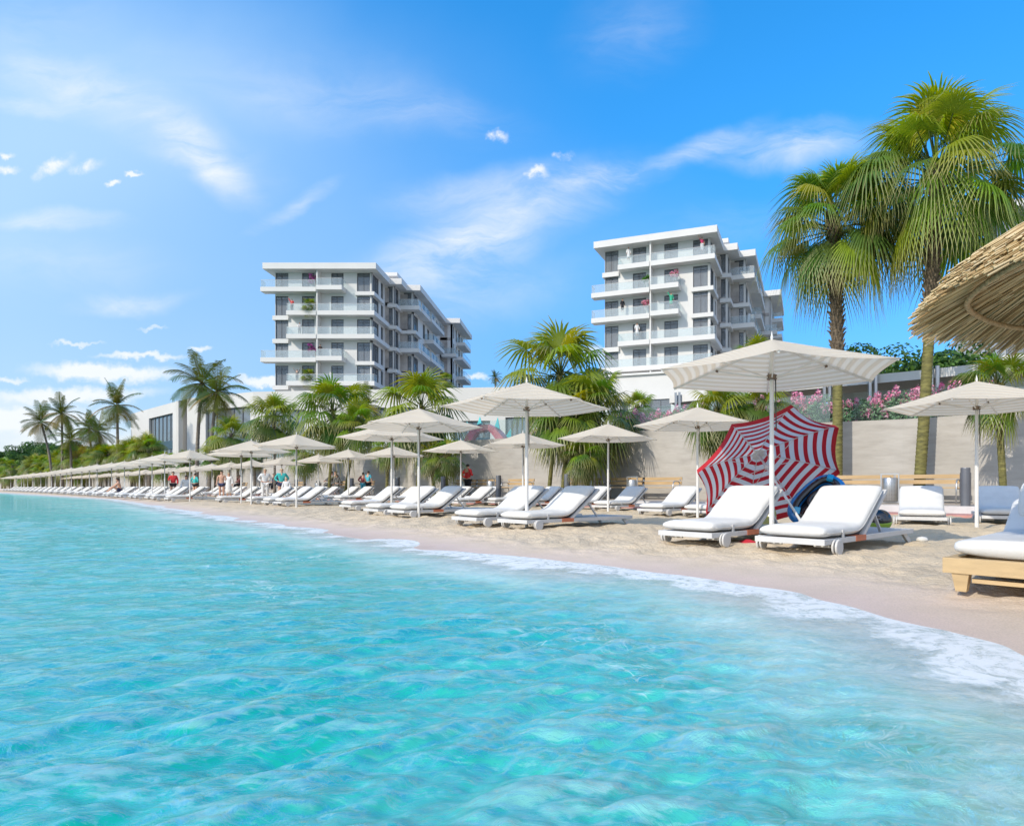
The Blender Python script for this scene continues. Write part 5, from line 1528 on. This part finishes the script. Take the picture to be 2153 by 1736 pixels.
ol = [oleander(81 + i) for i in range(4)]
gi = 0
for px in list(range(1290, 1450, 12)) + list(range(1560, 2010, 21)) + [1090, 1108, 1126, 1270] + list(range(2020, 2100, 22)):
    p, dr = wall_at(px); n_in = Vector((dr.y, -dr.x)); q = p + n_in * rng.uniform(.9, 1.4)
    t = thing('flowering_shrub', 'pink flowering shrub in the planted strip behind the glass balustrade', 'shrub', (q.x, q.y, UP_Z), math.atan2(dr.y, dr.x) + math.pi, 'pink flowering shrubs behind the glass balustrade', rng.uniform(.72, 1.04))
    for nm, me in zip(('foliage', 'blossom'), ol[gi % 4]):
        o = bpy.data.objects.new(nm, me); COL.objects.link(o); o.parent = t
    gi += 1
# grass tufts at palm feet
gm = MB(); r = random.Random(9)
for i in range(160):
    a = r.uniform(0, 6.28); rr = r.uniform(0, .5); b0 = Vector((math.cos(a) * rr, math.sin(a) * rr, 0)); h = r.uniform(.06, .16); c = r.choice(GREENS[:3])
    e = Vector((r.uniform(-1, 1), r.uniform(-1, 1), 0)) * .03; gm.add([tuple(b0 - e * .4), tuple(b0 + e * .4), tuple(b0 + e + Vector((0, 0, h)))], [(0, 1, 2)], 0, c)
gme = gm.mesh('grass_tuft', MBL)
for i, (px, d, lb) in enumerate(((2111, 15.6, 'grass tuft at the foot of the slim palm by the bollard'), (1929, 17.8, 'grass tuft at the foot of the tallest palm'), (876, 30.5, 'grass tuft at the palm foot behind three loungers'), (1152, 25.6, 'grass tuft at the palm foot next to the single bollard'))):
    o = bpy.data.objects.new('grass_tuft', gme); COL.objects.link(o); o.location = (X(px, d), d, PROM_Z); tag(o, lb, 'grass')


def balcony_plant(T, u, v, zf, kind, label):
    M_ = T.matrix_world if False else (Matrix.Translation(T.location) @ Matrix.Rotation(T.rotation_euler.z, 4, 'Z'))
    p = M_ @ Vector((u, v, zf + .08))
    t = thing('potted_plant', label, 'plant', p)
    mb = MB(); mb.lathe([(.14, 0), (.2, .38), (.18, .40), (.001, .36)], 12); mb.build('pot', MWH2, t)
    if kind == 'palm':
        o = bpy.data.objects.new('foliage', crowns[1]); COL.objects.link(o); o.parent = t; o.location = (0, 0, .9); o.scale = (1.15,) * 3
        mb = MB(); mb.tube([(0, 0, .3), (0, 0, .95)], .05, 6); mb.build('stem', MTC, t)
    else:
        cols = {'magenta': [(.42, .05, .36), (.5, .12, .42), (.34, .03, .28)], 'pink': PK, 'green': [(.07, .22, .03), (.1, .27, .03)]}[kind]
        r = random.Random(int(u * 10 + zf)); h = {'magenta': 1.9, 'pink': 1.1, 'green': .9}[kind]
        lm = [(r.uniform(-.35, .35), r.uniform(-.3, .2), r.uniform(.4, 1) * h, .3) for _ in range(9)]
        leaf_cloud(int(u * 7 + zf), lm, 260, .09, DG + cols[:1]).build('foliage', MBL, t); leaf_cloud(int(u * 9 + zf), lm, 520, .075, cols).build('blossom', MPF, t)


zf_ = lambda k: ZF0 - FH * k
balcony_plant(T1, 5.4, -.7, zf_(0), 'magenta', 'tall magenta bougainvillea on the top balcony of the flat fronted tower')
balcony_plant(T1, 5.1, -.7, zf_(1), 'palm', 'bright potted palm beside the person in red on a tower balcony')
balcony_plant(T1, 5.4, -.7, zf_(3), 'magenta', 'magenta flowering plant by the dark dressed person on a tower balcony')
balcony_plant(T1, 4.9, -.7, zf_(4), 'palm', 'potted palm beside the person with raised arms')
balcony_plant(T2, 9.3, -1.0, zf_(1) + .6, 'pink', 'pink flowering pot plant on the upper balcony of the angled tower')
balcony_plant(T2, 5.7, -.7, zf_(1) + .6, 'green', 'small vivid green pot plant on the angled tower')
balcony_plant(T2, 5.6, -.7, zf_(2) + .6, 'pink', 'pale pink pot plant next to the divider of the angled tower')
# ---------------------------------------------------------------- people
MSK = M('skin', (.62, .36, .25), .55, .08, 6); MHB = M('brown_hair', (.05, .032, .02), .7, .2, 20); MHG = M('blond_hair', (.55, .42, .24), .7, .2, 20)


def cloth(c): return M('cloth_%02x%02x%02x' % tuple(int(x * 255) for x in c), c, .85, .15, 12, .2, 60)


def skinned(name, verts, edges, radii, mat, parent, sub=2):
    me = bpy.data.meshes.new(name); me.from_pydata(verts, edges, []); o = bpy.data.objects.new(name, me); COL.objects.link(o)
    sk = o.modifiers.new('s', 'SKIN'); sb = o.modifiers.new('u', 'SUBSURF'); sb.levels = sub; sb.render_levels = sub
    sv = me.skin_vertices[0].data
    for i, r in enumerate(radii): sv[i].radius = r if hasattr(r, '__len__') else (r, r)
    sv[0].use_root = True
    bpy.context.view_layer.update()
    dg = bpy.context.evaluated_depsgraph_get()
    m2 = bpy.data.meshes.new_from_object(o.evaluated_get(dg)); bpy.data.objects.remove(o); bpy.data.meshes.remove(me)
    m2.materials.clear(); m2.materials.append(mat); m2.polygons.foreach_set('use_smooth', [True] * len(m2.polygons))
    m2.name = name
    o = bpy.data.objects.new(name, m2); COL.objects.link(o); o.parent = parent
    return o


ARMS = {'down': ((.15, .0, .63), (.16, -.05, .48)), 'hip': ((.20, .05, .64), (.10, -.03, .56)), 'up': ((.20, -.02, .90), (.27, -.02, 1.04)), 'front': ((.15, .0, .64), (.07, -.14, .66)), 'knee': ((.13, -.12, .66), (.06, -.25, .60)), 'face': ((.15, -.06, .68), (.05, -.12, .86))}


def person(label, loc, h, facing, shirt=None, trousers=None, hair=MHB, arms=('down', 'down'), pose='stand', robe=None, long_sleeve=False, short_legs=False, hat=None):
    """metre-scaled figure: one body mesh with clothes and hair as parts; facing in degrees, 0 looks towards the camera"""
    t = thing('person', label, 'person', loc, R(facing), scale=h)
    J = {'pel': (0, 0, .51), 'sp': (0, .0, .61), 'ch': (0, .005, .73), 'nk': (0, .0, .835), 'hd': (0, -.012, .895), 'tp': (0, -.008, .955)}
    if pose == 'sit':
        for k in J: J[k] = (J[k][0], J[k][1], J[k][2] - .25)
    elif pose == 'knees':
        for k in J: J[k] = (J[k][0], J[k][1] + .02 + (J[k][2] - .51) * -.25, J[k][2] - .43)
    dz = {'sit': -.25, 'knees': -.43}.get(pose, 0)
    vs = []; ed = []; rd = []; ix = {}

    def ad(k, p, r, par=None):
        ix[k] = len(vs); vs.append(p); rd.append(r)
        if par: ed.append((ix[par], ix[k]))
    ad('pel', J['pel'], (.082, .062)); ad('sp', J['sp'], (.074, .056), 'pel'); ad('ch', J['ch'], (.095, .062), 'sp'); ad('nk', J['nk'], .030, 'ch'); ad('hd', J['hd'], (.046, .056), 'nk'); ad('tp', J['tp'], (.040, .046), 'hd')
    chy = J['ch'][1] - J['pel'][1]
    for s, am in ((-1, arms[0]), (1, arms[1])):
        (ex, ey, ez), (hx, hy, hz) = ARMS[am]; oy = J['nk'][1]
        ad('sh%d' % s, (s * .105, oy + .005, .79 + dz), .036, 'ch'); ad('el%d' % s, (s * ex, oy + ey, ez + dz), .025, 'sh%d' % s); ad('wr%d' % s, (s * hx, oy + hy, hz + dz), .018, 'el%d' % s)
        v = Vector((s * hx, oy + hy, hz + dz)); w2 = v + (v - Vector((s * ex, oy + ey, ez + dz))).normalized() * .05
        ad('ha%d' % s, tuple(w2), (.022, .012), 'wr%d' % s)
    legs = {'stand': [((.055, 0, .48), (.06, -.005, .27), (.062, .012, .045), (.066, -.05, .018))] * 2,
            'walk': [((.055, 0, .48), (.058, -.09, .28), (.06, -.13, .05), (.06, -.19, .03)), ((.055, 0, .48), (.058, .04, .27), (.06, .16, .09), (.06, .12, .03))],
            'sit': [((.06, 0, .25), (.075, -.24, .25), (.075, -.22, .04), (.08, -.28, .015))] * 2,
            'knees': [((.06, -.01, .06), (.07, -.24, .22), (.07, -.40, .04), (.07, -.46, .02))] * 2}[pose]
    for s, (a, k, n, f) in zip((-1, 1), legs):
        m_ = lambda p: (s * p[0], p[1] + (J['pel'][1] if pose == 'knees' else 0), p[2])
        ad('hp%d' % s, m_(a), .060, 'pel'); ad('kn%d' % s, m_(k), .040, 'hp%d' % s); ad('an%d' % s, m_(n), .024, 'kn%d' % s); ad('ft%d' % s, m_(f), (.026, .016), 'an%d' % s)
    skinned('body', vs, ed, rd, MSK, t)
    g = lambda k: vs[ix[k]]

    def part(name, keys, links, rr, mat):
        skinned(name, [g(k) if isinstance(k, str) else k for k in keys], links, rr, mat, t)
    mid = lambda a, b, u: tuple(lerp(g(a)[i], g(b)[i], u) for i in range(3))
    if shirt:
        u = .98 if long_sleeve else .75
        ks = ['pel', 'sp', 'ch', mid('ch', 'nk', .6)]; ls = [(0, 1), (1, 2), (2, 3)]; rr = [(.092, .074), (.088, .070), (.108, .076), (.06, .05)]
        for s in (-1, 1):
            b_ = len(ks); ks += ['sh%d' % s, mid('sh%d' % s, 'el%d' % s, u)]; ls += [(2, b_), (b_, b_ + 1)]; rr += [.047, .036]
            if long_sleeve: ks.append(mid('el%d' % s, 'wr%d' % s, .9)); ls.append((b_ + 1, b_ + 2)); rr.append(.027)
        part('shirt', ks, ls, rr, shirt)
    if trousers:
        ks = [mid('pel', 'sp', .2)]; ls = []; rr = [(.094, .074)]
        for s in (-1, 1):
            b_ = len(ks); ks += ['hp%d' % s, mid('hp%d' % s, 'kn%d' % s, .55 if short_legs else .98)]; ls += [(0, b_), (b_, b_ + 1)]; rr += [.070, .058 if short_legs else .05]
            if not short_legs: ks.append(mid('kn%d' % s, 'an%d' % s, .92)); ls.append((b_ + 1, b_ + 2)); rr.append(.038)
        part('shorts' if short_legs else 'trousers', ks, ls, rr, trousers)
    if robe:
        hip = g('pel'); hem = (0, hip[1] - (.0 if pose == 'stand' else .15), .12 if pose == 'stand' else .06)
        ks = [mid('ch', 'nk', .55), 'ch', 'sp', 'pel', hem]; ls = [(0, 1), (1, 2), (2, 3), (3, 4)]; rr = [(.055, .05), (.112, .08), (.095, .078), (.11, .09), (.15, .12)]
        for s in (-1, 1):
            b_ = len(ks); ks += ['sh%d' % s, 'el%d' % s, mid('el%d' % s, 'wr%d' % s, .85)]; ls += [(1, b_), (b_, b_ + 1), (b_ + 1, b_ + 2)]; rr += [.05, .042, .04]
        part('robe', ks, ls, rr, robe)
    hd, tp = g('hd'), g('tp')
    mb = MB()
    for zz in range(9): pass
    prof = []
    n_ = 14; vs2 = []; fs2 = []
    for i in range(8):
        ph = R(92) - R(112) * i / 7
        for k in range(n_):
            th = 2 * math.pi * k / n_; y_ = math.sin(th) * math.cos(ph)
            zz = math.sin(ph)
            if zz < .25 and y_ < -.2: zz = .25                 # hairline above the forehead
            vs2.append((hd[0] + .052 * math.cos(th) * math.cos(ph), hd[1] + .006 + .060 * y_, hd[2] + .022 + .058 * zz))
    for i in range(7):
        for k in range(n_): fs2.append((i * n_ + k, i * n_ + (k + 1) % n_, (i + 1) * n_ + (k + 1) % n_, (i + 1) * n_ + k))
    mb.add(vs2, fs2); mb.build('hair', hat or hair, t, smooth=True)
    return t


def at_head(px, ytop, d, z0): return (X(px, d), d, z0), max(.8, (Z(ytop, d) - z0) / .99)


RED, TEAL, WHT, BLK, GRY, PLD, TLP, NVY = cloth((.70, .045, .05)), cloth((.06, .47, .45)), cloth((.80, .79, .78)), cloth((.025, .025, .03)), cloth((.22, .21, .20)), cloth((.34, .08, .09)), cloth((.10, .48, .60)), cloth((.05, .06, .13))
PEOPLE = [  # px, head top, distance, ground, facing, dict
    (983, 974, 29.5, PROM_Z, 150, 'person in a bright red top and dark trousers standing under the low palm', dict(shirt=RED, trousers=BLK, long_sleeve=True, arms=('front', 'hip'))),
    (364, 990, 41, 0, 20, 'person in a red top and black shorts walking between far loungers', dict(shirt=RED, trousers=BLK, long_sleeve=True, arms=('front', 'down'), short_legs=True)),
    (410, 994, 47, 0, 165, 'person in a teal jacket seen from behind by the far loungers', dict(shirt=TEAL, trousers=BLK, long_sleeve=True, arms=('hip', 'hip'), short_legs=True)),
    (466, 988, 39, 0, 10, 'bare chested person in dark shorts standing next to someone in white', dict(trousers=NVY, arms=('down', 'front'), short_legs=True)),
    (481, 992, 40, 0, 0, 'person in a white robe next to the bare chested person', dict(robe=WHT, hair=MHG)),
    (557, 984, 35.5, 0, 30, 'person in a loose white shirt and trousers behind the loungers', dict(shirt=WHT, trousers=WHT, long_sleeve=True, arms=('hip', 'hip'), hair=MHG)),
    (592, 983, 34, 0, 20, 'blond person in a teal top and dark shorts, hands on hips', dict(shirt=TEAL, trousers=NVY, long_sleeve=True, arms=('hip', 'hip'), hair=MHG, short_legs=True)),
    (602, 1003, 31, 0, 10, 'person in a long white dress close behind the teal top person', dict(robe=WHT, hair=MHG)),
    (708, 996, 38, PROM_Z, 10, 'person in grey clothes walking on the promenade', dict(shirt=GRY, trousers=GRY, pose='walk', long_sleeve=True)),
    (763, 992, 35.5, PROM_Z, 170, 'person in a red plaid shirt and turquoise trousers seen from behind', dict(shirt=PLD, trousers=TLP, long_sleeve=True, arms=('down', 'hip'))),
    (774, 989, 35.0, PROM_Z, 160, 'person in a turquoise shirt and dark trousers beside the plaid shirt', dict(shirt=TLP, trousers=BLK, arms=('down', 'down')))]
for px, yt, d, z0, fc, lb, kw in PEOPLE:
    loc, h = at_head(px, yt, d, z0); person(lb, loc, min(h, 1.95), fc, **kw)
for px, off, lb, fc, kw in ((735, 1.2, 'person in grey sitting on the bench, arms on knees', 40, dict(shirt=GRY, trousers=GRY, long_sleeve=True, arms=('knee', 'knee'))), (744, 1.2, 'dark haired person in olive sitting on the bench beside another', 30, dict(shirt=cloth((.16, .15, .10)), trousers=GRY, long_sleeve=True, arms=('knee', 'down'))),
                        (611, 1.2, 'person in black sitting on a bench, head turned', 40, dict(shirt=BLK, trousers=BLK, long_sleeve=True, arms=('knee', 'down'))), (619, 1.2, 'person in dark clothes at the end of a bench', 40, dict(shirt=NVY, trousers=BLK, long_sleeve=True, arms=('knee', 'knee'))),
                        (537, 1.2, 'person in a rosy top sitting on a bench holding up a phone', 40, dict(shirt=cloth((.35, .14, .13)), trousers=BLK, long_sleeve=True, arms=('face', 'knee')))):
    p, dr = wall_at(px); n_sea = Vector((-dr.y, dr.x)); q = p + n_sea * off
    person(lb, (q.x, q.y, PROM_Z + .22), 1.7, math.degrees(math.atan2(n_sea.y, n_sea.x)) + 90, pose='sit', **kw)
d = 43.5; person('bare chested person in dark trunks sitting on a lounger with knees drawn up', (X(252, d), d, .30), 1.75, -45, trousers=NVY, short_legs=True, arms=('knee', 'knee'), pose='knees')
d = 37; person('person in white sitting on the edge of a far lounger', (X(391, d), d, .20), 1.55, 40, robe=WHT, pose='sit')


def on_balcony(T, u, v, zf, lb, fc, h=1.7, **kw):
    p = (Matrix.Translation(T.location) @ Matrix.Rotation(T.rotation_euler.z, 4, 'Z')) @ Vector((u, v, zf + .09)); person(lb, p, h, fc, **kw)


on_balcony(T1, 2.75, -.9, zf_(1), 'person in red with a raised arm on a balcony of the flat fronted tower', 0, shirt=RED, trousers=BLK, long_sleeve=True, arms=('up', 'front'))
on_balcony(T1, 3.8, -.9, zf_(2), 'person in white leaning on the middle balcony of the flat fronted tower', 30, shirt=WHT, trousers=GRY, long_sleeve=True, arms=('front', 'hip'))
on_balcony(T1, 6.75, -1.2, zf_(3) + .12, 'dark dressed person beside the magenta flowers on a tower balcony', 40, shirt=BLK, trousers=BLK, long_sleeve=True, arms=('front', 'front'))
on_balcony(T1, 3.45, -.9, zf_(4), 'person with both arms raised on the lowest balcony of the flat fronted tower', 0, shirt=GRY, trousers=GRY, long_sleeve=True, arms=('up', 'up'))
on_balcony(T2, 2.6, -.8, zf_(2) + .6, 'person in black on the long balcony of the angled tower', 20, robe=BLK)
on_balcony(T2, 8.9, -1.2, zf_(2) + .6, 'person in a green dress on the short balcony of the angled tower', 0, robe=cloth((.05, .42, .25)), arms=('up', 'down'))
on_balcony(T2, 4.5, -.8, zf_(3) + .6, 'person in white on the lower short balcony of the angled tower', 10, robe=WHT)
on_balcony(T2, 12.6, -.8, zf_(0) + .6, 'person in a red top at the corner of the top balcony of the angled tower', 10, shirt=cloth((.55, .05, .14)), trousers=WHT, arms=('up', 'down'))
on_balcony(T2, 3.4, -.8, zf_(0) + .6, 'person in white on the top short balcony of the angled tower', 10, robe=WHT)
